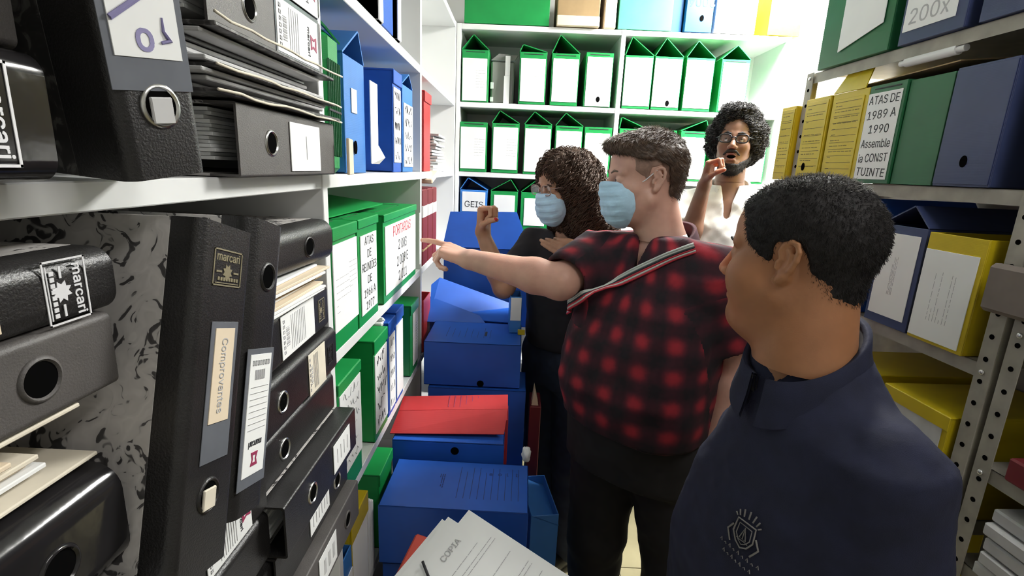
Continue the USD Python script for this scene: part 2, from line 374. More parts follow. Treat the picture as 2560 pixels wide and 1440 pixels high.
# board B
t = thing('document_folder', 'bright green ribbed plastic folder leaning at the left of the upper shelf', 'folder', left(.925, zB) @ R('y', 2))
part(t, 'body', cat([bx((-.032, 0, 0), (.032, .25, .235), .01)]), LOOK['green_plastic'])
for i in range(7): part(t, 'rib', bx((-.026 + .0085 * i, -.003, .03), (-.023 + .0085 * i, .001, .19), .001), LOOK['dark_green_plastic'])
part(t, 'flap', slab([(-.032, 0, .235), (.032, 0, .225), (.03, .05, .275), (-.032, .05, .285)], .003), LOOK['green_plastic'])
part(t, 'seam', bx((-.03, -.0035, .105), (.03, -.002, .109), .0005), LOOK['ink'])
t = file_box('blue box with a torn sticker and raised lid next to the green folder', left(1.045, zB), .125, .215, .31, 'light_blue_plastic', tent=(.03, .055), slot=False, hole=(-.01, .05))
part(t, 'sticker', bx((-.025, -.002, .115), (.008, -.0004, .16), .001), LOOK['paper'])
solo('hanging_sheet', cat([bx((-.028, -.004, .02), (.028, -.002, .19), .0005), slab([(-.028, -.004, .02), (.03, -.004, .02), (.045, -.014, .035), (.028, -.004, .06)], .001)]), LOOK['paper'], 'long curled white sheet between the two blue boxes', 'sheet', left(1.145, zB, LX + .006))
t = file_box('wide dark blue box showing its long side on the upper left shelf', left(1.39, zB), .085, .25, .30, 'blue_plastic', (-.9, .9, .1, .85), lid='closed', slot=False, lines=squiggle(5, 'ink', .018, 3))
file_box('blue box with a handwritten white label next to the unit\'s post', left(1.52, zB), .13, .235, .30, 'light_blue_plastic', (-.86, .95, .06, .8), tent=(.02, .035), slot=False, lines=squiggle(5, 'ink', .022, 4))
solo('cardboard_piece', bx((-.03, 0, 0), (.03, .005, .06), .001), LOOK['cream_card'], 'small cream card at the foot of the green folder', 'card', left(.895, zB, LX + .04) @ R('z', 12))
# board C
file_box('green box with two overlapping typed sheets, first on the middle left shelf', left(.957, zC), .135, .232, .31, 'green_plastic', (-1.0, 1.02, .16, .88), lid='closed', lip=.02, lines=lambda a, b, c, d: [(print_lines(a + .012, b - .045, c + .03, d - .06, 6, -.0022, 5), 'faint_ink'), (print_lines(b - .05, b - .006, d - .1, d - .04, 6, -.0022, 6), 'faint_ink')])
file_box('green box labelled with handwritten minutes of 1966 to 1977', left(1.108, zC), .145, .232, .31, 'green_plastic', (-.8, .84, .1, .86), lid='closed', lip=.015, lines=wr('ATAS', 'DE', 'REUNIÕES', 'DE', '1966 A', '1977', h=.026))
file_box('wide green box labelled in red and black handwriting, under the pointing finger', left(1.43, zC), .39, .225, .31, 'green_plastic', (-.93, .96, .09, .88), lid='closed', lip=.014, lines=wr(('PORTARIAS', 'red_ink'), '2 003', '2 009 E', '2 011', h=.038))
solo('lid_sheet', slab([(-.25, .0, .0), (.26, .0, .0), (.20, .24, .035), (-.26, .24, .03)], .003), LOOK['green_plastic'], 'loose green plastic lid lying tilted over the middle shelf boxes', 'lid', left(1.16, zC + .24, LX - .05))
solo('note_strip', bx((-.012, -.004, 0), (.012, -.001, .17), .0005), LOOK['paper'], 'curling white strip of paper on the post by the pointing hand', 'strip', left(1.648, zC + .03, LX + .008))
# board D
file_box('green box with a loose handwritten sheet hanging off, first on the lower left shelf', left(.956, zD), .135, .262, .31, 'green_plastic', (-.9, 1.0, .2, .9), lid='closed', lip=.02, lines=squiggle(6, 'faint_ink', .024, 5))
file_box('green box with its long green side in view and wavy handwriting on the label', left(1.19, zD), .12, .265, .31, 'green_plastic', (-.9, .95, .08, .86), lid='closed', lines=squiggle(5, 'ink', .028, 6))
file_box('slim blue box with a white label behind the green lower box', left(1.30, zD), .075, .27, .30, 'blue_plastic', (-.7, .95, .05, .85), lid='closed', slot=False, lines=squiggle(5, 'faint_ink', .02, 7))
file_box('second slim blue box with a plain white label on the lower left shelf', left(1.39, zD), .085, .275, .30, 'blue_plastic', (-.9, .95, .05, .86), lid='closed', slot=False)
solo('crumpled_note', cat([bx((-.012, -.01, 0), (.012, .02, .012), .004), tf(bx((-.01, -.01, 0), (.012, .015, .01), .003), R('y', 30) @ T(0, 0, .012))]), LOOK['paper'], 'crumpled white note on top of the slim blue box', 'paper', left(1.262, zD + .265, LX - .02))
file_box('narrow green box at the end of the lower left shelf with a faded label', left(1.60, zD), .115, .24, .30, 'green_plastic', (-.4, .95, .1, .9), lid='closed', slot=False, lines=tiny(9, 'ink', 9))
# board E
file_box('yellow topped box under the lower left shelf', left(.99, zE), .115, .25, .31, 'yellow_plastic', (-.9, .9, .05, .80), lid='closed', lip=.05, slot=False)
file_box('blue box with a white front at the bottom left behind the binders', left(.91, zE), .05, .20, .31, 'light_blue_plastic', (-.9, .9, .0, .72), slot=False)
solo('paper_bundle', cat([bx((-.03 + .012 * j, 0, 0), (-.019 + .012 * j, .2, .22 - .01 * j), .001) for j in range(4)]), LOOK['paper'], 'upright bundle of white papers right of the yellow topped box', 'papers', left(1.085, zE))
file_box('green box pushed under the lower left shelf beside the blue pile', left(1.22, zE), .13, .22, .31, 'green_plastic', lid='closed', slot=False)
# far corner bay
file_box('red box on the corner unit\'s upper shelf', left(1.83, zB), .12, .26, .3, 'red_plastic', lid='closed', slot=False)
t = thing('paper_stack', 'untidy stack of papers beside the red box in the corner', 'papers', left(2.10, zB))
for j in range(12): part(t, 'paper_bundle', tf(bx((-.10 + .02 * rng.random(), -.01 + .03 * rng.random(), .012 * j), (.12 + .02 * rng.random(), .2, .012 * j + .009), .001), R('z', rng.uniform(-4, 4))), LOOK['grey_paper' if j % 3 else 'paper'])
for i, (y_, w_) in enumerate(((1.80, 'nearest the aisle end'), (1.90, 'middle of the three'), (2.0, 'farthest into the corner'))):
    t = thing('bound_volume', 'dark red bound volume in the corner unit, %s' % w_, 'book', left(y_, zC))
    part(t, 'cover', bx((-.043, 0, 0), (.043, .22, .27), .004), LOOK['dark_red_cloth'])
    part(t, 'spine_band', bx((-.0435, -.0008, .17), (.0435, .1, .215), .003), LOOK['grey_paper'])
    part(t, 'spine_band', bx((-.0435, -.0006, .05), (.0435, .1, .062), .003), LOOK['brown_card'])
solo('cream_folder', tf(bx((-.07, -.02, 0), (.07, .2, .018), .004), R('y', -12)), LOOK['cream_card'], 'folded cream folder lying on the red volumes', 'folder', left(1.90, zC + .302))
file_box('red box low in the corner behind the blue pile', left(1.84, zD), .14, .2, .3, 'red_plastic', slot=False)
# ---------------------------------------------------------------- lever arch binders; local: spine at y = 0 facing -y, x the thickness, z the height
def binder(label, M, w=.075, H=.285, d=.30, spine='black_binder', board='marbled_board', eye=None, badge=None, lab=None, pages=True, round_=.010, strip=.035, metal='steel', plug=None, group=None, gap=0, paper_in='paper'):
    t = thing('lever_arch_binder', label, 'binder', M, group)
    a = w / 2; k = .0028
    arc = [(-a + round_ * (1 - math.cos(q)), round_ * (1 - math.sin(q))) for q in np.linspace(0, np.pi / 2, 7)]
    outer = [(-a, strip)] + arc + [(-p[0], p[1]) for p in arc[::-1]] + [(a, strip)]
    inner = [(a - k, strip), (a - k, round_ + k), (a - round_, k), (-a + round_, k), (-a + k, round_ + k), (-a + k, strip)]
    part(t, 'spine', extrude(Polygon(outer + inner), H), LOOK[spine], 30)
    for s in (-1, 1):
        part(t, 'cover_board', bx((s * a, strip, 0), (s * (a - k), d, H), .0006), LOOK[board], False)
    if pages:
        ms = []; n = max(6, int(w / .006)); th = (w - .014) * .86 / n
        for i in range(n):
            x = -a + .006 + i * th
            ms.append(bx((x, .03 + rng.uniform(0, .01), rng.uniform(.004, .012)), (x + th * .92, d - rng.uniform(.01, .03), H - rng.uniform(.004, .014)), .0004))
        part(t, 'pages', cat(ms), LOOK[paper_in], False)
    if eye is not None:
        for z in (eye if isinstance(eye, (list, tuple)) else [eye]):
            r = part(t, 'finger_ring', tf(ring(.0165, .0125, .004), T(0, 0, z)), LOOK[metal], 40)
            part(r, 'finger_hole', tf(disc(.0128, -.0004), T(0, 0, z)), LOOK['hole_dark'], False)
            if plug: part(r, 'paper_plug', tf(bx((-.0095, -.0028, -.0105), (.0085, 0, .0085), .006), T(.0, 0, z - .002)), LOOK[plug])
    if badge:
        z, s, up, im = badge                                     # centre height, scale, 1 upright or -1, print
        fr = []
        for (x0, z0, x1, z1) in ((-.024, -.018, .024, -.0165), (-.024, .0165, .024, .018), (-.024, -.018, -.0225, .018), (.0225, -.018, .024, .018)):
            fr.append(bx((x0, -.0007, z0), (x1, -.0001, z1), .0001))
        star = [(.0085 * (1 if i % 2 else .62) * math.cos(q), -.004 + .0085 * (1 if i % 2 else .62) * math.sin(q)) for i, q in enumerate(np.linspace(0, 2 * np.pi, 17)[:-1])]
        fr.append(tf(extrude(Polygon(star), .0005), R('x', 90)))
        fr.append(bx((-.019, -.0007, -.005), (-.010, -.0001, -.003), .0001)); fr.append(bx((.010, -.0007, -.005), (.019, -.0001, -.003), .0001))
        fr.append(text_at('marcari', .0078, 0, .007, 0, True, fit=.040, center=True))
        fr.append(bx((-.02, -.0007, -.0155), (.02, -.0001, -.0145), .0001)); fr += [bx((-.016 + .0045 * i, -.0007, -.0128), (-.0128 + .0045 * i, -.0001, -.0092), .0001) for i in range(8)]
        q = T(0, 0, z) @ (R('y', 180) if up < 0 else np.eye(4)) @ np.diag([s, 1, s, 1])
        if abs(up) == 2: q = T(0, 0, z) @ R('y', 90 * np.sign(up)) @ np.diag([s, 1, s, 1])
        part(t, 'badge', tf(cat(fr), q), LOOK[im], False)
    for L in (lab or []):
        x0, x1, z0, z1 = L['at']
        if L.get('pocket'):
            e = L['pocket']
            pk = part(t, 'label_pocket', bx((x0 - .006, -.0009, z0 - e), (x1 + .006, -.0001, z1 + .006), .0003), LOOK['pocket_film'])
        lp = part(t, 'label', bx((x0, -.0016, z0), (x1, -.0005, z1), .0002), LOOK[L.get('mat', 'paper')], False)
        for m, im in (L['ink'](x0, x1, z0, z1) if L.get('ink') else []): part(lp, 'lettering', m, LOOK[im], False)
    return t
def typed(seed, n=8, brand=True, up=1):          # a printed insert: mark and name at its head, ruled lines, bar code and tick boxes at its foot
    def f(x0, x1, z0, z1):
        c = ((x0 + x1) / 2, (z0 + z1) / 2); w, h = x1 - x0, z1 - z0
        B = lambda a, b, e, g: bx((x0 + w * a, -.0021, z0 + h * b), (x0 + w * e, -.0016, z0 + h * g), 0)
        ms = []
        for i in range(7):
            a = .1 + .12 * i; ms += [B(a, .05, a + .075, .056), B(a, .085, a + .075, .091), B(a, .05, a + .018, .09), B(a + .057, .05, a + .075, .09)]
        ms += [B(.3 + .033 * i, .13, .308 + .033 * i + .011 * (i % 3), .21) for i in range(14)]
        ms += [bx((x0 + w * .08, -.0021, z0 + h * (.27 + .05 * i)), (x1 - w * .1, -.0016, z0 + h * (.27 + .05 * i) + .0004), 0) for i in range(n)]
        out = [(cat(ms), 'faint_ink')]
        if brand:
            out.append((text_at('marcari', h * .05, c[0], z0 + h * .72, -.0016, True, fit=w * .62, center=True), 'ink'))
            e = w * .16
            pts = [(-e, -e), (e, -e), (e * .6, 0), (e, e), (-e, e), (-e * .6, 0)]
            out.append((tf(extrude(Polygon(pts, [[(p[0] * .5, p[1] * .55) for p in pts]]), .0005), T(c[0], -.0016, z0 + h * .87) @ R('x', 90)), 'maroon_ink'))
        if up < 0: out = [(tf(m, T(c[0], 0, c[1]) @ R('y', 180) @ T(-c[0], 0, -c[1])), i) for m, i in out]
        return out
    return f
def scrawl(s, ink='faint_ink', rot=90, h=.012):
    def f(x0, x1, z0, z1):
        m = text(s, h); w = m.bounds[1][0]; L = (z1 - z0 if rot else x1 - x0) * .8
        if w > L: m.apply_scale((L / w, 1, 1)); w = L
        m.apply_translation((-w / 2, -.0016, -h / 2))
        return [(tf(m, T((x0 + x1) / 2, 0, (z0 + z1) / 2) @ R('y', rot)), ink)]
    return f
def dashes(n, tilt=0, ink='faint_ink', w=.0012, l=.03):
    def f(x0, x1, z0, z1):
        ms = [bx((x0 + (x1 - x0) * .25, -.0021, z0 + (z1 - z0) * (i + 1) / (n + 1)), (x0 + (x1 - x0) * .75, -.0017, z0 + (z1 - z0) * (i + 1) / (n + 1) + w), 0) for i in range(n)]
        return [(cat(ms), ink)]
    return f
def flat(y, z, x, top=1, tilt=0, yaw=0):        # lying with its spine to the aisle; y = where the foot of the spine is, z = middle of the thickness; top 1: head of the spine away from the camera
    b = basis((0, 0, -top), (-1, 0, 0), (0, top, 0), (x, y, z))
    return T(x, y, z) @ R('z', yaw) @ R('x', tilt) @ T(-x, -y, -z) @ b
def lean(y, z, x, deg, out=0, yaw=0):           # standing, facing the aisle, leaning along the shelf by deg (towards +y) and out over the aisle
    return T(x, y, z) @ R('z', yaw) @ R('y', out) @ R('x', -deg) @ basis((0, 1, 0), (-1, 0, 0), (0, 0, 1))

B0 = SB[2] + .024                                # the board under the tall compartment
# hidden lower piles that carry what is seen
for i in range(4):
    binder('black binder lying under the two leaning binders, partly hidden', flat(.318, B0 + .0385 + .0755 * i, -.318), .074, .26, .30, eye=.06, group='binders lying hidden under the leaning pair',
           lab=[dict(at=(-.028, .028, .13, .22), ink=typed(40 + i))] if i == 3 else None)
z_ = B0
for i in range(4):
    binder('black binder at the foot of the pile nearest the camera, out of sight', flat(.03, B0 + .038 + .072 * i, -.318), .071, .285, .30, eye=.06, group='binders at the foot of the nearest pile')
# nearest pile, right ends in view at the lower left
binder('binder with a red and white typed label at the bottom left, lowest in view', flat(.03, 1.235, -.300, top=1), .066, .30, .28, 'gloss_binder', lab=[dict(at=(-.026, .026, .17, .285), ink=typed(3), pocket=.004)])
binder('glossy black binder with a big bare ring, low at the left edge', flat(.052, 1.318, -.306, top=1), .088, .295, .28, 'gloss_binder', eye=.235, metal='gloss_binder', round_=.022, strip=.05)
t = thing('paper_stack', 'bundle of old yellowed papers between torn card covers in the nearest pile', 'papers', T(-.325, .03, 1.372))
for j in range(9): part(t, 'paper_bundle', bx((-.25, .0, .0045 * j), (-.004 + rng.uniform(-.012, .004), .26 + rng.uniform(-.03, .03), .0045 * j + .0038), .0008), LOOK[('old_paper', 'paper', 'cream_card')[j % 3]], False)
part(t, 'torn_cover', bx((-.25, 0, -.004), (.003, .318, -.0005), .001), LOOK['old_paper'], False)
part(t, 'torn_cover', bx((-.25, 0, .041), (.003, .31, .0445), .001), LOOK['old_paper'], False)
binder('matt grey binder with a bare finger hole at the left edge', flat(.085, 1.448, -.318, top=1), .060, .288, .28, 'grey_binder', eye=.225, metal='grey_binder', round_=.006)
binder('black binder with a silver badge on its spine, top of the nearest pile', flat(.085, 1.503, -.318, top=1, tilt=0), .050, .298, .28, 'black_binder', badge=(.255, .95, 1, 'silver_print'), lab=[dict(at=(-.02, .016, .17, .205), mat='cream_card')], round_=.016, strip=.03)

# the two binders leaning on the far pile
binder('black binder with grey marbled cover leaning nearest, cream label on its spine', lean(.376, 1.232, -.272, 17.4), .085, .318, .315, eye=.07, plug='old_paper', metal='black_binder', badge=(.278, .95, 1, 'brass_print'), strip=.028,
       lab=[dict(at=(-.012, .019, .135, .222), mat='cream_card', ink=scrawl('Comprovantes', 'faint_ink', 90, .009), pocket=.035)])
binder('black binder standing upside down behind the leaning one, white branded label', lean(.461, 1.232, -.274, 17.4), .072, .312, .315, eye=.252, metal='black_binder', round_=.018,
       lab=[dict(at=(-.024, .020, .04, .168), ink=typed(4, 8, True, -1), pocket=.012)])

# far pile against the post: lying binders, ends in view
FX = -.322
def fz(z): return z
binder('top black binder of the pile against the post, ring near its end', flat(.845, 1.470, FX + .006, top=-1, yaw=-3), .068, .285, .30, 'black_binder', eye=.085, metal='black_binder', round_=.022)
t = thing('paper_stack', 'white and brown papers stacked under the top binder by the post', 'papers', T(FX, .56, 1.392))
for j in range(9): part(t, 'paper_bundle', tf(bx((-.26, rng.uniform(0, .01), .0046 * j), (rng.uniform(-.012, .006), .255 + rng.uniform(-.012, .012), .0046 * j + .004), .0007), R('z', rng.uniform(-1.5, 1.5))), LOOK[('paper', 'paper', 'cream_card', 'paper', 'brown_card')[j % 5]], False)
binder('black binder with a typed white label and brass badge in the pile by the post', flat(.565, 1.350, FX - .002, top=1, yaw=2), .080, .293, .30, 'black_binder', badge=(.262, .8, 1, 'brass_print'), lab=[dict(at=(-.034, .03, .10, .225), ink=typed(12, 9, False))], round_=.012)
binder('black binder with a smaller cream label below the badge binder', flat(.568, 1.268, FX + .004, top=1, yaw=1), .080, .293, .30, 'black_binder', badge=(.262, .7, 1, 'black_binder'), lab=[dict(at=(-.034, .036, .165, .235), mat='old_paper', ink=typed(13, 6, False))], eye=.075, round_=.012)
binder('dark binder with a silver ring half hidden in the pile by the post', flat(.56, 1.190, FX - .003, top=1), .074, .285, .28, 'black_binder', eye=.09)
binder('black binder with a white label of four strokes, jutting from the pile', flat(.572, 1.112, FX + .03, top=1, tilt=0, yaw=0), .079, .288, .30, 'black_binder', eye=.088, lab=[dict(at=(-.026, .026, .172, .252), ink=dashes(4))], round_=.004)
binder('black binder with a barcode label and half hidden ring near the pile\'s bottom', flat(.572, 1.034, FX + .012, top=1), .072, .285, .30, 'black_binder', eye=.232, lab=[dict(at=(-.02, .02, .11, .19), ink=dashes(6))], round_=.004)
binder('matt grey binder with a plain eyelet at the bottom of the pile by the post', flat(.575, .956, FX + .03, top=1, yaw=0), .078, .288, .30, 'grey_binder', eye=.225, metal='grey_binder', lab=[dict(at=(-.028, .028, .09, .165), ink=dashes(3, 0, 'grey_paper', .008))], round_=.003)

# upper compartment: what stands on board B in the nearest bay
zb = zB
binder('matt grey binder with blank white label lying on the shelf below the papers', flat(.565, zb + .040, FX + .012, top=1, yaw=0), .080, .288, .30, 'grey_binder', eye=.075, lab=[dict(at=(-.03, .034, .125, .225), ink=dashes(1, 0, 'faint_ink', .0006))], round_=.003)
t = thing('folder_stack', 'stack of worn grey folders and papers bulging between two upper binders', 'folders', T(FX + .004, .51, zb + .083))
for j in range(11):
    g_ = j in (0, 4, 10)
    part(t, 'folder_sheet' if g_ else 'paper_bundle', tf(bx((-.27, rng.uniform(0, .02), .0062 * j), ((.016 if g_ else rng.uniform(-.02, .008)), (.345 if g_ else .325 + rng.uniform(-.02, .012)), .0062 * j + .0045), .001), R('x', rng.uniform(-.3, .3)) @ R('z', rng.uniform(-1, 1))), LOOK[('dark_marbled_board' if g_ else ('charcoal_plastic', 'grey_paper', 'grey_paper', 'grey_paper')[j % 4])], False)
for j in (.002, .026, .072): part(t, 'torn_edge', tube([(.018 + rng.uniform(-.002, .003), .01 + .035 * i, j + rng.uniform(-.0012, .0012)) for i in range(11)], .0016, 5), LOOK['old_paper'], True)
binder('matt grey binder with steel ring and branded label, above the folder stack', flat(.555, zb + .192, FX - .004, top=1, yaw=0), .078, .30, .30, 'grey_binder', eye=.085, lab=[dict(at=(-.034, .032, .15, .285), ink=typed(30, 5, True), pocket=.003)], round_=.004)
binder('uppermost binder with a large white label, cut off by the top of the photo', flat(.56, zb + .268, FX - .002, top=1), .072, .29, .30, 'black_binder', lab=[dict(at=(-.024, .035, .13, .28), ink=typed(31, 5, True))])
binder('black binder leaning out over the shelf edge with a handwritten violet number', lean(.398, zb + .0045, -.272, -7, 3, -14), .068, .276, .315, 'black_binder', 'dark_marbled_board', eye=.052, plug='grey_paper', strip=.05,
       lab=[dict(at=(-.029, .024, .0845, .215), ink=lambda x0, x1, z0, z1: [(tube([(x0 + .001, -.0016, z0 + .023), (x0 + .036, -.0016, z0 + .046)], .0021, 6), 'violet_ink'), (text_at('o', .0185, x0 + .016, z0 + .005, -.0016, True), 'violet_ink'), (tube([(x0 + .037, -.0016, z0 + .011), (x0 + .044, -.0016, z0 + .013), (x0 + .040, -.0016, z0 + .019), (x0 + .0405, -.0016, z0 + .028)], [.0012, .0024, .0014, .0008], 6), 'violet_ink')], pocket=.022)])
binder('glossy black binder with a silver badge at the upper left edge', flat(.045, zb + .040, -.300, top=1), .078, .285, .29, 'gloss_binder', badge=(.238, 1.25, 1, 'silver_print'), round_=.014)
binder('matt grey binder at the top left corner of the photo', flat(.045, zb + .120, -.318, top=1), .078, .29, .29, 'grey_binder', round_=.006)
# ---------------------------------------------------------------- beige steel rack on the right, turned three degrees
RK = T(1.0, 1.083, 0) @ R('z', 3)
def rk(s, z, dx=0): return RK @ T(dx, s, z) @ R('z', -90)       # a thing facing the aisle, s along the rack
RZ = [.49, .83, 1.235, 1.600, 1.950, 2.31]
def steel_rack(label, s0, s1, RZ):
    t = thing('steel_rack', label, 'rack', RK)
    C = LOOK['rack_paint']
    for sx in (.0, .34):
        for s in (s0, s1):
            q = 1 if s == s0 else -1; zt = 2.35 if s == s0 or s1 < 0 else 1.955
            e = 1 if sx == 0 else -1
            p_ = part(t, 'post', cat([bx((sx - .002 * e, s, 0), (sx, s + .036 * q, zt), .0005), bx((sx, s, 0), (sx + .038 * e, s + .002 * q, zt), .0005)]), C, False)
            if sx == 0: part(p_, 'bolt_hole', cat([tf(disc(.0055, 0, 10), T(-.0028, s + .019 * q, z) @ R('z', -90)) for z in np.arange(.3, zt - .03, .05)]), LOOK['hole_dark'], False, kind='stuff')
    for z in RZ:
        if z > zt: continue
        s_end = s1; s1 = s_end + (.115 if z == 1.600 and s_end > 0 else 0)
        b = part(t, 'shelf', cat([bx((.003, s0 + .004, z), (.337, s1 - .004, z + .002), 0), bx((.003, s0 + .004, z - .030), (.005, s1 - .004, z + .002), 0), bx((.335, s0 + .004, z - .03), (.337, s1 - .004, z + .002), 0)]), C, False)
        part(b, 'bolt', cat([tf(trimesh.creation.icosphere(1, .006), T(-.004, s, z - .014) @ np.diag([.6, 1, 1, 1])) for s in (s0 + .019, s1 - .019)]), LOOK['bolt_metal'], 40); s1 = s_end
    part(t, 'back_panel', bx((.338, s0, .1), (.342, s1, zt - .01), 0), C, False)  # sheet added to stop ceiling light leaking in from behind
    return t
steel_rack('beige steel rack along the right side, full of yellow, green and blue boxes', -.085, .762, RZ)
steel_rack('second beige steel rack at the right edge of the photo, holding bundles', -1.08, -.10, [.40, .80, 1.03, 1.335, 1.60, 1.95, 2.31])
# top level in view (z 1.92)
q = 1.9535
t = file_box('large dark green box lying at the far end of the rack\'s top level', rk(.545, q, -.012), .30, .27, .33, 'dark_green_plastic', slot=False)
part(t, 'label', cat([slab([(-.055, -.0025, .035), (.12, -.0025, .075), (.12, -.0025, .26), (-.055, -.0025, .26)], .002)]), LOOK['paper'], False, 'crumpled white sheet')
file_box('dark slate blue box with a pencilled year on its label, top level of the rack', rk(.265, q, -.012), .19, .25, .33, 'slate_blue_plastic', (-.9, .72, .12, .9), slot=False, lines=lambda a, b, c, d: [(text_at('200x', .036, a + .012, c + .015, -.0022), 'faint_ink')])
file_box('violet blue box at the top right corner of the photo', rk(.055, q, -.008), .165, .25, .33, 'slate_blue_plastic', slot=False)
file_box('slate blue box on the next rack\'s top level', rk(-.25, q, -.008), .2, .25, .33, 'slate_blue_plastic', slot=False)
# middle level (z 1.57)
q = 1.6035
def form(n, seed, name='olive_ink'):
    return lambda a, b, c, d: [(cat([bx((a + .008, -.0026, c + (d - c) * (i + .5) / n), (b - .008, -.0022, c + (d - c) * (i + .5) / n + .0013), 0) for i in range(n)] + [print_lines(a + .012, b - .012, c + .1 * (d - c), d - .05 * (d - c), n, -.0022, seed, .002)]), name)]
file_box('yellow box at the far end of the rack\'s middle level, mostly hidden', rk(.807, q, -.02), .085, .25, .33, 'yellow_plastic', (-.9, .9, .04, .96), lm='yellow_plastic', lines=form(9, 1), slot=False)
file_box('yellow box with printed lines, second from the far end of the rack', rk(.659, q, -.012), .125, .262, .33, 'yellow_plastic', (-.9, .9, .04, .96), lm='yellow_plastic', lines=form(10, 2), slot=False, hole=(-.02, .045))
t = file_box('yellow box with a framed form and raised flap, next to the green box', rk(.512, q, -.008), .155, .262, .33, 'yellow_plastic', (-.86, .8, .03, .93), lm='yellow_plastic', lines=form(12, 3), slot=False)
part(t, 'lid_flap', slab([(-.077, 0, .262), (.06, 0, .262), (.04, .03, .325), (-.06, .03, .33)], .003), LOOK['yellow_plastic'], False)
file_box('green box with a handwritten sheet of 1989 to 1990 minutes', rk(.365, q, -.01), .13, .262, .33, 'dark_green_plastic', (-.98, .86, .04, .92), slot=True, lines=rows('ATAS DE', '1989 A', '1990', 'Assemble', 'ia CONST', 'TUINTE', h=.022))
file_box('plain dark green box beside the one with the handwritten sheet', rk(.233, q, -.004), .128, .258, .33, 'dark_green_plastic', slot=False)
file_box('slate blue box with a dark finger hole, last on the rack\'s middle level', rk(.092, q, -.006), .14, .262, .33, 'slate_blue_plastic', (-.98, .98, .02, .98), lm='slate_blue_plastic', slot=False, hole=(.0, .055))
solo('cardboard_sheet', slab([(.0, -.12, 0), (.0, .26, -.01), (.3, .26, .012), (.3, -.12, .03)], .003), LOOK['brown_card'], 'sagging brown cardboard laid over the boxes of the rack\'s middle level', 'cardboard', RK @ T(.01, .30, q + .285))
solo('rolled_paper', cat([tf(trimesh.creation.cylinder(.012, .15, sections=16), R('x', 90)), tf(trimesh.creation.cylinder(.008, .19, sections=12), R('x', 90))]), LOOK['paper'], 'white roll standing in for glare on the brown cardboard', 'painted glare', RK @ T(.012, .27, q + .31))  # white roll shape painted in for the glare above the boxes
# lower level (z 1.205)
q = 1.2385
file_box('blue box on the rack\'s lower level, mostly hidden by the man\'s head', rk(.40, q, -.006), .13, .26, .33, 'blue_plastic', (-.8, .9, .1, .9), slot=False, tent=(.02, .06))
file_box('navy blue box with a white label, in the gap right of the man\'s head', rk(.212, q, -.008), .145, .262, .33, 'slate_blue_plastic', (-.84, .80, .09, .92), slot=False, tent=(.02, .05), lines=lambda a, b, c, d: [(tf(print_lines(-.05, .05, -.008, .01, 4, 0, 8, .0012), T((a + b) / 2, -.0022, (c + d) / 2) @ R('y', -90)), 'faint_ink')])
file_box('yellow box with a tall white typed sheet, lower level of the rack', rk(.055, q, -.012), .148, .258, .33, 'yellow_plastic', (-.97, .86, .03, .85), slot=False, lines=lambda a, b, c, d: [(tf(print_lines(-.06, .06, -.03, .03, 7, 0, 18, .0012), T((a + b) / 2, -.0022, (c + d) / 2) @ R('y', -90)), 'faint_ink')])
# bottom levels
q = .8335
file_box('yellow box with a grey label on the rack\'s second level from the floor', rk(.06, q, -.01), .19, .26, .33, 'yellow_plastic', (-.97, .86, .05, .93), slot=False, lm='grey_paper', lid='closed')
file_box('yellow box hidden behind the navy shirt on the second level', rk(.30, q, -.01), .19, .26, .33, 'yellow_plastic', slot=False, lid='closed')
file_box('yellow box on the bottom level of the rack', rk(.20, .4935, -.01), .19, .26, .33, 'yellow_plastic', slot=False)
# second rack: bundles at the right edge
for i, (s, z, h, mt, lb) in enumerate(((-.31, 1.339, .10, 'rack_paint', 'dusty beige bundle on the middle level of the second rack, behind the post'), (-.30, .804, .16, 'grey_paper', 'grey paper bundle on the second rack beside the yellow box'), (-.30, 1.604, .2, 'brown_card', 'brown bundle at the right edge, upper level of the second rack'))):
    t = thing('paper_bundle', lb, 'bundle', rk(s, z, -.01))
    for j in range(5): part(t, 'paper_stack', bx((-.14 + rng.uniform(-.01, .01), rng.uniform(-.006, .01), h / 5 * j), (.14, .28, h / 5 * (j + .9)), .004), LOOK[mt if j % 2 == 0 else 'grey_paper'])
solo('dusty_pouch', bx((-.07, -.001, 0), (.07, .027, .10), .012), LOOK['brown_grey'], 'rounded brown grey pouch hanging against the rack post at the right edge', 'pouch', rk(-.118, 1.355, -.034))
t = thing('bound_volume', 'dark red volume lying on the second rack at the right edge', 'book', rk(-.30, 1.034, -.012))
part(t, 'cover', bx((-.13, 0, 0), (.13, .25, .05), .004), LOOK['dark_red_cloth']); part(t, 'spine_band', bx((-.06, -.001, .0), (.0, .05, .0505), .003), LOOK['grey_paper'])

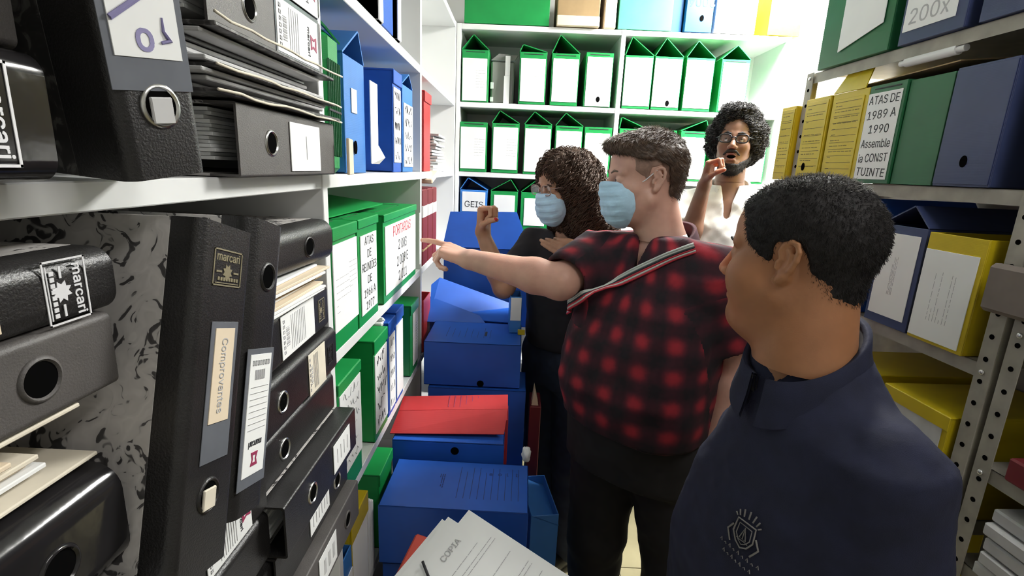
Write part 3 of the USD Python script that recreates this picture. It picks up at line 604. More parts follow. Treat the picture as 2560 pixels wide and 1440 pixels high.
# ---------------------------------------------------------------- the pile of boxes in the aisle; local frame of file_box, lying: long side across the aisle
def lying(x, y, z, w, d, h, label, col='blue_plastic', rz=0, rx=0, lines=None, lid=None, name='file_box', hole=None):
    # front facing the camera, w across, d deep, h high
    t = thing(name, label, 'file box', T(x, y, z) @ R('z', rz) @ R('x', rx))
    C = LOOK[col]; k = .003; a = w / 2
    part(t, 'front_panel', bx((-a, 0, 0), (a, k, h), .0012), C); part(t, 'back_panel', bx((-a, d - k, 0), (a, d, h), .0012), C)
    part(t, 'side_panel', bx((-a, k, 0), (-a + k, d - k, h), .001), C); part(t, 'side_panel', bx((a - k, k, 0), (a, d - k, h), .001), C)
    part(t, 'bottom_panel', bx((-a, 0, 0), (a, d, k), .001), C)
    if lid is None:
        l = part(t, 'top_panel', bx((-a, 0, h - k), (a, d, h), .0012), C)
        if lines:
            ms = [bx((a * (-.0 + .095 * i), d * .22, h), (a * (-.0 + .095 * i) + .0016, d * (.88 - .1 * (i % 3 == 1)), h + .0004), 0) for i in range(10)]
            ms += [tf(text('aolbp'[i], .014), T(a * (.42 + .13 * i), d * .72, h + .0003) @ R('x', -90)) for i in range(4)]
            part(l, 'printed_lines', cat(ms), LOOK['navy_ink'], False)
            part(l, 'stamp', tf(cat([print_lines(-.03, .03, -.008, .008, 3, 0, 5, .0024)]), T(-a * .25, d * .55, h + .0005) @ R('x', -90) @ R('y', 90)), LOOK['navy_ink'], False)
    else:                                                        # an open lid: panel hinged at the back edge, its front edge lifted or dropped
        dz, ext, sh = lid
        part(t, 'lid_flap', slab([(-a, d, h), (a, d, h), (a + sh, -ext, h + dz), (-a + sh, -ext, h + dz)], .0035), C, False)
    if hole:
        g = np.arange(16) * 2 * np.pi / 16
        part(t, 'finger_hole', slab(np.stack([hole[0] + .012 * np.cos(g), np.full(16, -.001), hole[1] + .012 * np.sin(g)], 1), .0012, (0, 1, 0)), LOOK['hole_dark'], False)
    return t
# columns of the pile, from the near end towards the corner; hidden boxes below carry what shows
for (x_, y_, w_, d_, h_, n_) in ((-.13, 1.085, .36, .2, .30, 2), (-.176, 1.30, .33, .2, .31, 2), (-.155, 1.605, .30, .17, .27, 2), (-.165, 1.865, .30, .18, .27, 3), (-.15, 2.12, .34, .24, .30, 3)):
    for i in range(n_):
        t = lying(x_, y_, (h_ + .003) * i, w_, d_, h_, 'blue box low in the aisle pile, covered by the boxes above it')
        tag(stage.GetPrimAtPath(t), group='blue boxes low in the aisle pile')
lying(-.130, 1.073, .612, .372, .207, .166, 'nearest blue box of the aisle pile, rows of printed lines on top', 'blue_plastic', lines=True, rz=-.6)
lying(-.176, 1.308, .63, .325, .075, .192, 'low blue box between the printed box and the red one', 'blue_plastic', hole=(.02, .165))
t = lying(-.172, 1.394, .63, .335, .10, .222, 'red box in the aisle pile with its printed lid tipped open towards the camera', 'red_plastic', rz=1.5)
fl = part(t, 'lid_flap', slab([(-.180, -.058, .197), (.155, -.058, .206), (.165, .012, .252), (-.168, .012, .234)], .003), LOOK['red_plastic'], False)
part(t, 'lid_flap', slab([(-.168, .012, .234), (.165, .012, .252), (.165, .085, .264), (-.168, .085, .246)], .003), LOOK['red_plastic'], False)
part(fl, 'printed_lines', cat([slab([(-.02 + .018 * i, .02 + .005, .2445 + .0004 * i), (-.018 + .018 * i, .025, .2445 + .0004 * i), (-.018 + .018 * i, .08, .2555 + .0004 * i), (-.02 + .018 * i, .08, .2555 + .0004 * i)], .004) for i in range(9)]), LOOK['maroon_ink'], False)
solo('paper_tab', bx((-.016, 0, 0), (.016, .02, .03), .002), LOOK['old_paper'], 'small beige paper tab under the right end of the red lid', 'paper', T(-.035, 1.355, .79))
lying(-.118, 1.60, .55, .338, .17, .306, 'blue box under the sagging one, its front rising behind the red lid', 'blue_plastic')
t = lying(-.138, 1.612, .860, .332, .235, .158, 'blue box with a crushed left corner lying across the middle of the pile', 'blue_plastic', hole=(.03, .012))
part(t, 'printed_lines', cat([bx((-.1 + .022 * i, .06, .1581), (-.0985 + .022 * i, .17 - .02 * (i % 3), .1585), 0) for i in range(8)]), LOOK['navy_ink'], False)
part(t, 'scuff', bx((.035, .08, .1581), (.043, .13, .1585), 0), LOOK['ink'], False)
t = lying(-.158, 1.865, .82, .34, .17, .19, 'dark blue box with a long lid flap slanting up to the left', 'blue_plastic')
part(t, 'lid_flap', slab([(-.175, .02, .20), (.175, .0, .195), (.178, .17, .215), (-.160, .17, .325), (-.19, .14, .30)], .003), LOOK['blue_plastic'], False)
part(t, 'lid_flap', slab([(-.19, -.02, .192), (.05, -.02, .192), (.02, .02, .215), (-.19, .10, .262)], .003), LOOK['blue_plastic'], False)
t = lying(-.13, 2.12, .92, .37, .22, .345, 'tall blue box at the far end of the pile with its lid flap standing up', 'blue_plastic')
part(t, 'lid_flap', slab([(-.19, .0, .345), (.185, .0, .345), (.12, .045, .50), (-.165, .045, .49)], .003), LOOK['blue_plastic'], False)
file_box('slim blue box with a torn white label at the woman\'s elbow', T(.004, 1.74, 1.0195) @ R('z', 4), .042, .135, .10, 'light_blue_plastic', (-.9, .9, .35, .98), slot=False)
solo('yellow_tag', bx((-.012, 0, 0), (.014, .004, .02), .001), LOOK['yellow_plastic'], 'small yellow tag at the right corner of the crushed blue box', 'tag', T(.026, 1.72, 1.019))
t = thing('bound_volume', 'dark red volume squeezed between the pile and the woman\'s jeans', 'book', T(.085, 1.60, 0))
part(t, 'cover', bx((-.018, 0, 0), (.022, .12, .80), .003), LOOK['dark_red_cloth'])
part(t, 'pages', cat([slab([(-.012, .02 + .02 * i, .80), (.012, .02 + .02 * i, .80), (-.004, .02 + .02 * i, .865)], .008) for i in range(3)]), LOOK['cream_card'], False)
solo('crumpled_note', trimesh.Trimesh(trimesh.creation.icosphere(2, .016).vertices * [.8, .8, 1.5] * (.55 + .9 * meshkit.fbm(trimesh.creation.icosphere(2, 1.7).vertices + 5, 3, 2))[:, None], trimesh.creation.icosphere(2, .016).faces, process=False), LOOK['paper'], 'crumpled white scrap at the right of the printed blue box', 'paper', T(.052, 1.30, .80))
t = file_box('light blue box standing behind the printed box, near the dark trousers', T(.118, 1.30, 0) @ R('z', 10), .085, .60, .2, 'light_blue_plastic', slot=False)
part(t, 'lid_flap', slab([(-.0425, 0, .6), (.0425, 0, .56), (.0425, .2, .56), (-.0425, .2, .6)], .003), LOOK['light_blue_plastic'], False)

# papers lying on a red box at the near end
pu = np.array([.082, .124, .045]); pu /= np.linalg.norm(pu)      # reading direction of the page
pn = np.array([0, -.342, .94]); pn /= np.linalg.norm(pn)
pv = np.cross(pn, pu) * -1; pu = np.cross(pn, pv) * 1.0
PA = np.array([-.084, .994, .84])                                # top right corner of the page
pu = pu / np.linalg.norm(pu)
if pu[1] < 0: pu = -pu
if pv[0] < 0: pv = -pv
PM = basis(pu, -pv, pn, PA)                                      # x along the text, -y down the page
solo('carton', bx((-.14, -.12, 0), (.12, .13, .585), .004), LOOK['brown_card'], 'cardboard carton under the red box and the papers', 'carton', T(-.02, .80, 0))
t = thing('file_box', 'red box under the loose papers at the bottom of the photo', 'file box', PM @ T(-.1025, .068, -.014) @ R('z', 16.3))
part(t, 'body', bx((-.245, -.33, -.12), (-.003, -.003, -.02), .003), LOOK['red_plastic']); part(t, 'lid', bx((-.248, -.333, -.022), (0, 0, 0), .004), LOOK['red_card'])
def page(label, M, seed, top, w=.21, h=.297, n=26):
    g = thing('paper_sheet', label, 'paper', M)
    nx, ny = 10, 14
    X, Y_ = np.meshgrid(np.linspace(-w, 0, nx), np.linspace(-h, 0, ny), indexing='ij')
    Z = .0006 * np.sin(X * 25) + .002 * (Y_ / h) ** 2
    f = [q for i in range(nx - 1) for j in range(ny - 1) for q in ([i * ny + j, (i + 1) * ny + j, (i + 1) * ny + j + 1], [i * ny + j, (i + 1) * ny + j + 1, i * ny + j + 1])]
    v = np.stack([X, Y_, Z], -1).reshape(-1, 3); k = len(v); f = np.array(f)
    part(g, 'sheet', trimesh.Trimesh(np.vstack([v, v - [0, 0, .0006]]), np.vstack([f, f[:, ::-1] + k]), process=False), LOOK['paper'], True)
    r = random.Random(seed); ms = []
    for i in range(n):
        y = -.055 - i * (h - .075) / n; x = -w + .022
        while x < -.025:
            e = min(x + r.uniform(.006, .022), -.022); ms.append(bx((x, y, .0024), (e, y + .0011, .0028), 0)); x = e + .0022
            if r.random() < .07: break
    if top: part(g, 'typed_lines', cat(ms), LOOK['faint_ink'], False)
    if top: part(g, 'lettering', tf(meshkit.text_mesh('COPIA', .013, .0004), T(-.125, -.032, .0012)), LOOK['faint_ink'], False)
    return g
for i in range(4):
    page(['undermost white sheet of the loose papers', 'third white sheet of the loose papers, sticking out left', 'second white sheet of the loose papers, set askew', 'top white sheet stamped copia at the bottom of the photo'][i],
         PM @ T([-.056, -.049, -.0385, 0][i], [.020, .038, .029, 0][i], -.009 + .0032 * i) @ R('z', [3, .5, 1.5, 0][i]), i, i == 3)
solo('pen', tube([(-.150, .004, .008), (-.205, -.10, .008)], .0028), LOOK['ink'], 'dark pen lying across the loose papers at the bottom edge', 'pen', PM)
# ---------------------------------------------------------------- people: each body is one signed distance field, meshed by surface nets
V = lambda *a: np.array(a, float)
def unit(v): v = np.asarray(v, float); return v / np.linalg.norm(v)
class Field:
    def __init__(s, lo, hi, h):
        s.lo, s.h = np.asarray(lo, float), h
        s.n = np.ceil((np.asarray(hi) - s.lo) / h).astype(int) + 1
        s.ax = [(s.lo[i] + h * np.arange(s.n[i])).astype(np.float32) for i in range(3)]
        s.D = np.full(tuple(s.n), .12, np.float32)
    def add(s, p):
        kind, a, k, op = p
        lo, hi = a['box']; m = .05 + k
        sl = []
        for i in range(3):
            i0 = max(0, int(math.floor((lo[i] - m - s.lo[i]) / s.h))); i1 = min(s.n[i], int(math.ceil((hi[i] + m - s.lo[i]) / s.h)) + 1)
            if i1 <= i0: return
            sl.append(slice(i0, i1))
        sl = tuple(sl)
        X, Y, Z = s.ax[0][sl[0]][:, None, None], s.ax[1][sl[1]][None, :, None], s.ax[2][sl[2]][None, None, :]
        d = DIST[kind](a, X, Y, Z); D = s.D[sl]
        if op == 'u':
            if k > 0:
                h = np.clip(.5 + .5 * (D - d) / k, 0, 1); D = D + (d - D) * h - k * h * (1 - h)
            else: D = np.minimum(D, d)
        else:                                                    # 's' subtract, 'i' keep only inside
            e = -d if op == 's' else d
            if k > 0:
                h = np.clip(.5 + .5 * (e - D) / k, 0, 1); D = D + (e - D) * h + k * h * (1 - h)
            else: D = np.maximum(D, e)
        s.D[sl] = D
    def mesh(s):
        D = s.D; S = D < 0; shp = tuple(x - 1 for x in D.shape)
        acc, cnt, quads = {}, {}, []
        N = int(np.prod(shp)); A = np.zeros((N, 3)); C = np.zeros(N)
        for ax in range(3):
            a = [slice(None)] * 3; b = [slice(None)] * 3; a[ax] = slice(None, -1); b[ax] = slice(1, None)
            idx = np.argwhere(S[tuple(a)] != S[tuple(b)])
            if not len(idx): continue
            d0 = D[tuple(idx.T)]; j = idx.copy(); j[:, ax] += 1; d1 = D[tuple(j.T)]
            P = idx.astype(float); P[:, ax] += d0 / (d0 - d1)
            o1, o2 = [i for i in range(3) if i != ax]; cells = []; ok = np.ones(len(idx), bool)
            for u, v in ((0, 0), (-1, 0), (-1, -1), (0, -1)):
                c = idx.copy(); c[:, o1] += u; c[:, o2] += v
                good = np.all((c >= 0) & (c < shp), axis=1); ok &= good
                f = np.ravel_multi_index(np.clip(c, 0, np.array(shp) - 1).T, shp)
                np.add.at(A, f[good], P[good]); np.add.at(C, f[good], 1); cells.append(f)
            q = np.stack(cells, 1)[ok]; flip = (d0 < 0)[ok]
            if ax == 1: flip = ~flip
            q[~flip] = q[~flip][:, ::-1]
            quads.append(q)
        q = np.vstack(quads); used = np.unique(q); re = np.zeros(N, int); re[used] = np.arange(len(used))
        v = s.lo + s.h * (A[used] / C[used][:, None]); q = re[q]
        return trimesh.Trimesh(v, np.vstack([q[:, [0, 1, 2]], q[:, [0, 2, 3]]]), process=False)
def _cap(a, X, Y, Z):
    A, B = a['a'], a['b']; d = B - A; L = float(d @ d) + 1e-12
    px, py, pz = X - A[0], Y - A[1], Z - A[2]
    t = np.clip((px * d[0] + py * d[1] + pz * d[2]) / L, 0, 1)
    return np.sqrt((px - t * d[0]) ** 2 + (py - t * d[1]) ** 2 + (pz - t * d[2]) ** 2) - (a['ra'] + t * (a['rb'] - a['ra']))
def _cyl(a, X, Y, Z):                                            # flat ended taper
    A, B = a['a'], a['b']; d = B - A; L = math.sqrt(float(d @ d)); d = d / L
    px, py, pz = X - A[0], Y - A[1], Z - A[2]
    u = px * d[0] + py * d[1] + pz * d[2]
    r = np.sqrt(np.maximum((px - u * d[0]) ** 2 + (py - u * d[1]) ** 2 + (pz - u * d[2]) ** 2, 0))
    return np.maximum(r - (a['ra'] + np.clip(u / L, 0, 1) * (a['rb'] - a['ra'])), np.abs(u - L / 2) - L / 2)
def _ell(a, X, Y, Z):
    c, r, Rm = a['c'], a['r'], a['R']
    px, py, pz = X - c[0], Y - c[1], Z - c[2]
    q = [(px * Rm[0, i] + py * Rm[1, i] + pz * Rm[2, i]) for i in range(3)]
    k0 = np.sqrt(sum((q[i] / r[i]) ** 2 for i in range(3))); k1 = np.sqrt(sum((q[i] / r[i] ** 2) ** 2 for i in range(3))) + 1e-9
    return (k0 * (k0 - 1) / k1).astype(np.float32)
def _loft(a, X, Y, Z):                                           # a trunk of super-elliptic sections; z, side offset, forward offset, half width, half depth
    F = a['F']; Lf = V(-F[1], F[0]); t = a['t']
    g = lambda i: np.interp(Z, t[:, 0], t[:, i]).astype(np.float32)
    px, py = X - a['o'][0], Y - a['o'][1]
    u = px * Lf[0] + py * Lf[1] - g(1); v = px * F[0] + py * F[1] - g(2); w, d = g(3), g(4)
    k = (np.abs(u / w) ** 2.4 + np.abs(v / d) ** 2.4) ** (1 / 2.4)
    return np.maximum((k - 1) * np.minimum(w, d), np.maximum(t[0, 0] - Z, Z - t[-1, 0]))
def _half(a, X, Y, Z):
    n, p = a['n'], a['p']; return (X - p[0]) * n[0] + (Y - p[1]) * n[1] + (Z - p[2]) * n[2]
def _prism(a, X, Y, Z):                                          # polygon in the plane of two axes
    o, e1, e2, P = a['o'], a['e1'], a['e2'], a['P']
    px, py, pz = X - o[0], Y - o[1], Z - o[2]
    x = (px * e1[0] + py * e1[1] + pz * e1[2]).astype(np.float32); y = (px * e2[0] + py * e2[1] + pz * e2[2]).astype(np.float32)
    d = np.full(x.shape, 1e9, np.float32); s = np.ones(x.shape, np.float32); n = len(P)
    for i in range(n):
        a0, b0 = P[i], P[i - 1]; e = b0 - a0; wx, wy = x - a0[0], y - a0[1]
        t = np.clip((wx * e[0] + wy * e[1]) / (e @ e), 0, 1)
        d = np.minimum(d, (wx - e[0] * t) ** 2 + (wy - e[1] * t) ** 2)
        c1, c2, c3 = y >= a0[1], y < b0[1], e[0] * wy > e[1] * wx
        s = np.where((c1 & c2 & c3) | (~c1 & ~c2 & ~c3), -s, s)
    return s * np.sqrt(d)
DIST = dict(cap=_cap, cyl=_cyl, ell=_ell, loft=_loft, half=_half, prism=_prism)
BIG = (V(-9, -9, -9), V(9, 9, 9))
def cap(a, b, ra, rb, k=.02, op='u'):
    a, b = V(*a), V(*b); r = max(ra, rb)
    return ('cap', dict(a=a, b=b, ra=ra, rb=rb, box=(np.minimum(a, b) - r, np.maximum(a, b) + r)), k, op)
def cyl(a, b, ra, rb, k=.02, op='u'):
    p = cap(a, b, ra, rb); return ('cyl', p[1], k, op)
def ell(c, r, Rm=np.eye(3), k=.02, op='u'):
    c = V(*c); return ('ell', dict(c=c, r=r, R=Rm, box=(c - max(r), c + max(r))), k, op)
def loft(o, F, rows_, k=.03, op='u'):
    t = np.array(rows_, float); m = t[:, 3:].max() + abs(t[:, 1:3]).max()
    return ('loft', dict(o=o, F=unit(F[:2]), t=t, box=(V(o[0] - m, o[1] - m, t[0, 0]), V(o[0] + m, o[1] + m, t[-1, 0]))), k, op)
def half(p, n, k=0, op='i'): return ('half', dict(p=V(*p), n=unit(n), box=BIG), k, op)
def prism(o, e1, e2, P, k=.004, op='i'): return ('prism', dict(o=V(*o), e1=e1, e2=e2, P=np.array(P, float), box=BIG), k, op)
def net(prims, h, lo=None, hi=None, pad=.02):
    if lo is None:
        b = [p[1]['box'] for p in prims if p[3] == 'u']
        lo, hi = np.min([x[0] for x in b], 0) - pad, np.max([x[1] for x in b], 0) + pad
    f = Field(lo, hi, h)
    for p in prims: f.add(p)
    return f.mesh()
def normals(m): return meshkit.arrays(m, True)[2]
def wrinkle(m, amp, freq, seed=0, stretch=(1, 1, 1)):
    n = normals(m); d = meshkit.fbm(m.vertices * np.array(stretch) * freq + 50, 3, seed) - .5
    return trimesh.Trimesh(m.vertices + n * (d * 2 * amp)[:, None], m.faces, process=False)

# ---- head: local axes F (face), L (left), U (up) from the point between the ear canals
class Head:
    def __init__(s, c, F, U=(0, 0, 1), k=1.0):
        s.c = V(*c); s.F = unit(F); s.L = unit(np.cross(U, s.F)); s.U = np.cross(s.F, s.L); s.k = k
        s.R = np.stack([s.F, s.L, s.U], 1)
    def q(s, x, y, z): return s.c + s.k * (s.F * x + s.L * y + s.U * z)
    def e(s, x, y, z, rx, ry, rz, k=.02, op='u', Rm=None): return ell(s.q(x, y, z), V(rx, ry, rz) * s.k, s.R if Rm is None else s.R @ Rm, k * s.k, op)
    def cp(s, p, q, ra, rb, k=.012, op='u'): return cap(s.q(*p), s.q(*q), ra * s.k, rb * s.k, k * s.k, op)
    def M(s): m = np.eye(4); m[:3, :3] = s.R * s.k; m[:3, 3] = s.c; return m
    def prims(s, neck, nr=.056, jaw=1.0, mouth=0, full=1.0):
        P = [s.e(-.018, 0, .042, .098, .076, .088), s.e(.03, 0, .045, .064, .066, .066), s.e(.028, 0, -.03, .060, .062 * full, .075),
             s.e(.03, 0, -.07, .053 * jaw, .052 * full, .042), s.e(.074, 0, -.098 - mouth * .5, .019, .024, .017)]
        for y in (-1, 1):
            P += [s.e(.058, y * .04, -.022, .026, .024 * full, .026), s.cp((.087, y * .010, .024), (.074, y * .045, .026), .010, .009),
                  s.cp((.005, y * .055 * full, -.05), (.065, y * .02, -.098), .018, .016, .02)]
        for y in (-1, 1): P.append(s.e(.097, y * .032, .006, .020, .017, .0105, .012, 's'))
        for y in (-1, 1): P.append(s.e(.0755, y * .031, .006, .0145, .0165, .0125, .005))
        P += [s.cp((.090, 0, .014), (.111, 0, -.026), .0075, .0115, .012)]
        for y in (-1, 1): P.append(s.e(.100, y * .0125, -.031, .012, .0085, .008, .008))
        P += [s.cp((.093, -.015, -.056), (.093, .015, -.056), .0065, .0065, .008), s.cp((.091, -.013, -.070 - mouth), (.091, .013, -.070 - mouth), .0070, .0070, .008)]
        P.append(s.e(.100, 0, -.063 - mouth * .5, .018, .021, .0014 + mouth * .55, .003, 's'))
        for y in (-1, 1):
            E_ = lambda a, b, c=0: s.q(-.010 - a * .97 - b * .15, y * (.0765 + a * .24 + c), .005 + b * .985)
            hx = [(-.005, .004), (-.011, .016), (-.007, .027), (.003, .0315), (.012, .028), (.0175, .017), (.0175, .004), (.013, -.010), (.007, -.021)]
            P += [cap(E_(*hx[i], .002), E_(*hx[i + 1], .002), .0041 * s.k, .0041 * s.k, .002) for i in range(8)]
            ah = [(.001, .020), (.008, .012), (.0085, .001), (.004, -.011), (-.002, -.016)]
            P += [cap(E_(*ah[i], .001), E_(*ah[i + 1], .001), .0036 * s.k, .0036 * s.k, .002) for i in range(4)]
            P += [cap(E_(.002, .018, -.0085), E_(.004, -.012, -.0085), .0110 * s.k, .0095 * s.k, .003), cap(E_(.004, -.023, .001), E_(.0, -.027, .001), .0066 * s.k, .0070 * s.k, .004), cap(E_(-.010, -.001, .002), E_(-.009, -.009, .002), .004 * s.k, .004 * s.k, .003)]
        P.append(cap(s.q(-.028, 0, -.045), neck, nr * .98, nr * 1.08, .03))
        return P
    def box(s, r=.175): return s.c - r * s.k, s.c + r * s.k
def eyes(t, hd, col='eye_brown'):
    for y in (-1, 1):
        e = part(t, 'eye', tf(trimesh.creation.icosphere(2, .0118 * hd.k), T(*hd.q(.0781, y * .031, .005))), LOOK['eye_white'], True)
        part(e, 'iris', tf(trimesh.creation.icosphere(2, .0060 * hd.k), T(*hd.q(.0848, y * .031 - .0005, .005))), LOOK[col], True)
def brows(t, hd, m, r=.0042):
    for y in (-1, 1): part(t, 'eyebrow', tube([hd.q(.0965, y * .013, .0245), hd.q(.0935, y * .028, .030), hd.q(.0795, y * .046, .026)], [r * .9, r * 1.1, r * .5], 6), LOOK[m], True)
def lips(t, hd, m, mouth=0):
    part(t, 'lips', cat([tube([hd.q(.0905, -.021, -.0615 - mouth * .4), hd.q(.0985, -.008, -.0570), hd.q(.0985, .008, -.0570), hd.q(.0905, .021, -.0615 - mouth * .4)], [.0015, .0038, .0038, .0015], 8),
                         tube([hd.q(.0895, -.019, -.064 - mouth * .6), hd.q(.0965, -.007, -.0695 - mouth), hd.q(.0965, .007, -.0695 - mouth), hd.q(.0895, .019, -.064 - mouth * .6)], [.0015, .0044, .0044, .0015], 8)]), LOOK[m], True)

# ---- hand: W wrist, f along the palm, n out of the palm, th towards the thumb; curls per finger (three bends in degrees)
def hand(W, f, n, curls, side=1, k=1.0, thumb=((50, 15), 20, 15), spread=5):
    f = unit(f); n = unit(n - f * (np.asarray(n) @ f)); th = unit(np.cross(f, n)) * side
    P = []; W = V(*W)
    rot = lambda v, ax, dg: trimesh.transformations.rotation_matrix(math.radians(dg), ax)[:3, :3] @ v
    offs = (.030, .010, -.010, -.028); reach = (.092, .095, .090, .082); lens = ((.042, .026, .020), (.046, .029, .021), (.042, .027, .020), (.034, .020, .018)); rad = (.0088, .0090, .0085, .0076)
    for i in range(4):
        m = W + k * (f * reach[i] + th * offs[i])
        P.append(cap(W + k * (f * .010 + th * offs[i] * .55), m, .0150 * k, .0105 * k, .012))
        P.append(cap(W + k * (f * .02 + th * offs[i] * .6 + n * .006), W + k * (f * reach[i] * .8 + th * offs[i] + n * .005), .010 * k, .009 * k, .012))
    for i in range(4):
        d = rot(f, n, side * spread * (1.5 - i) * .9); p = W + k * (f * reach[i] + th * offs[i]); ax = unit(np.cross(d, n)); r = rad[i] * k
        for j in range(3):
            d = rot(d, ax, curls[i][j]); e = p + d * lens[i][j] * k
            P.append(cap(p, e, r, r * .90, .0028 if j else .006)); p = e; r *= .90
    (ab, dn), b1, b2 = thumb
    p = W + k * (f * .022 + th * .018 + n * .006)
    d = unit(f * math.cos(math.radians(ab)) + th * math.sin(math.radians(ab))); d = unit(d + n * math.sin(math.radians(dn)))
    ax = unit(np.cross(d, unit(n * .6 + f * .2 - th * .6)))
    e = p + d * .042 * k; P.append(cap(p, e, .0155 * k, .0115 * k, .012)); p = e
    for b, L_ in ((b1, .032), (b2, .026)):
        d = rot(d, ax, b); e = p + d * L_ * k; P.append(cap(p, e, .0105 * k, .0088 * k, .004)); p = e
    return P
def arm(S, E, W, r=(.052, .043, .040, .026), k=.02):
    S, E, W = V(*S), V(*E), V(*W); m = E + (W - E) * .28
    return [cap(S, E, r[0], r[1], k), cap(E, m, r[1] * .97, r[2] * 1.06, k), cap(m, W, r[2] * 1.06, r[3], k)]
def body_mesh(groups):                                          # (prims, box, spacing) pieces of the same field, joined
    return cat([net(p, h, lo, hi) for p, (lo, hi), h in groups])

def curves(parent, name, strands, width, mat_, tip=.4):
    path = numbered(parent + '/' + name)
    c = UsdGeom.BasisCurves.Define(stage, path)
    c.CreateTypeAttr('linear'); c.CreateWrapAttr('nonperiodic')
    n = np.array([len(x) for x in strands], np.int32)
    c.CreateCurveVertexCountsAttr(Vt.IntArray.FromNumpy(n))
    pts = np.vstack(strands).astype(np.float32)
    c.CreatePointsAttr(Vt.Vec3fArray.FromNumpy(pts))
    w = np.concatenate([width * (1 - (1 - tip) * np.linspace(0, 1, k) ** 2) for k in n]).astype(np.float32)
    c.CreateWidthsAttr(Vt.FloatArray.FromNumpy(w)); c.SetWidthsInterpolation('vertex')
    UsdShade.MaterialBindingAPI.Apply(c.GetPrim()).Bind(LOOK[mat_])
    c.GetPrim().SetCustomDataByKey('kind', 'stuff')
    return path
def sample(m, n, seed):
    r = np.random.default_rng(seed); a = m.area_faces; f = r.choice(len(a), n, p=a / a.sum())
    u, v = r.random(n), r.random(n); k = u + v > 1; u[k], v[k] = 1 - u[k], 1 - v[k]
    t = m.triangles[f]; nn = m.face_normals[f]
    return t[:, 0] + u[:, None] * (t[:, 1] - t[:, 0]) + v[:, None] * (t[:, 2] - t[:, 0]), nn, r

# ---- materials of people
def skin(name, col, var=.10, red=None):
    d = [c * (1 - var) for c in col]; b = [c * (1 + var) for c in col]
    mat(name, {'tc': ('texture_coordinate', {}), 'n': ('noise_texture', {'scale': 22.0, 'detail': 5.0}), 'r': ('rgb_ramp', {'ramp': [(.3, d), (.7, b)]}),
               'n2': ('noise_texture', {'scale': 420.0, 'detail': 2.0}), 'b': ('bump', {'strength': .10, 'distance': .001}),
               'p': ('principled_bsdf', {'roughness': .48, 'subsurface_weight': .12, 'subsurface_scale': .01, 'subsurface_radius': (1.0, .35, .2)})},
        [('tc.object', 'n.vector'), ('n.fac', 'r.fac'), ('r.color', 'p.base_color'), ('tc.object', 'n2.vector'), ('n2.fac', 'b.height'), ('b.normal', 'p.normal')])
skin('skin_fair', (.56, .32, .245)); skin('skin_tan', (.40, .215, .13)); skin('skin_brown', (.40, .175, .080)); skin('skin_deep', (.20, .095, .055))
plain('lip_brown', (.24, .09, .075), .4); plain('nail_red', (.35, .012, .02), .2)
plain('eye_white', (.78, .76, .73), .15, .02); plain('eye_brown', (.035, .018, .01), .1)
plain('hair_black', (.014, .012, .012), .65, .3, 60, .4, 300, spec=.3); plain('hair_brown', (.075, .044, .027), .45, .3, 60, .4, 300); plain('hair_curl', (.058, .033, .021), .7, .35, 40, spec=.25)
plain('hair_light', (.12, .075, .046), .4, .3, 50); plain('sheen_and_thread_grey', (.22, .21, .20), .5, .3); plain('stubble', (.25, .15, .11), .6, .25, 90)
plain('navy_cotton', (.0095, .012, .036), .85, .2, 30, .25, 900); plain('black_cotton', (.010, .010, .014), .9, .2, 30, .2, 900)
plain('denim', (.018, .026, .048), .85, .3, 25, .3, 1200); plain('dark_trouser', (.012, .011, .012), .85, .25, 20, .2, 900)
plain('white_cotton', (.76, .75, .71), .85, .05, 12, .1, 700); plain('charcoal_collar', (.03, .028, .03), .8)
plain('mask_blue', (.46, .69, .86), .75, .08, 40, .25, 700); plain('mask_white', (.78, .82, .86), .8)
plain('black_shoe', (.012, .012, .012), .4); plain('frame_black', (.012, .012, .014), .25); plain('frame_clear', (.30, .22, .19), .15)
plain('strap_red', (.50, .03, .05), .6); plain('strap_white', (.55, .60, .56), .7); plain('strap_dark', (.03, .035, .045), .7)
mat('lens_glass', {'t': ('transparent_bsdf', {}), 'g': ('glossy_bsdf', {'roughness': .03}), 'm': ('mix_closure', {'fac': .07})},
    [('t.BSDF', 'm.closure1'), ('g.BSDF', 'm.closure2')], 'm.closure')
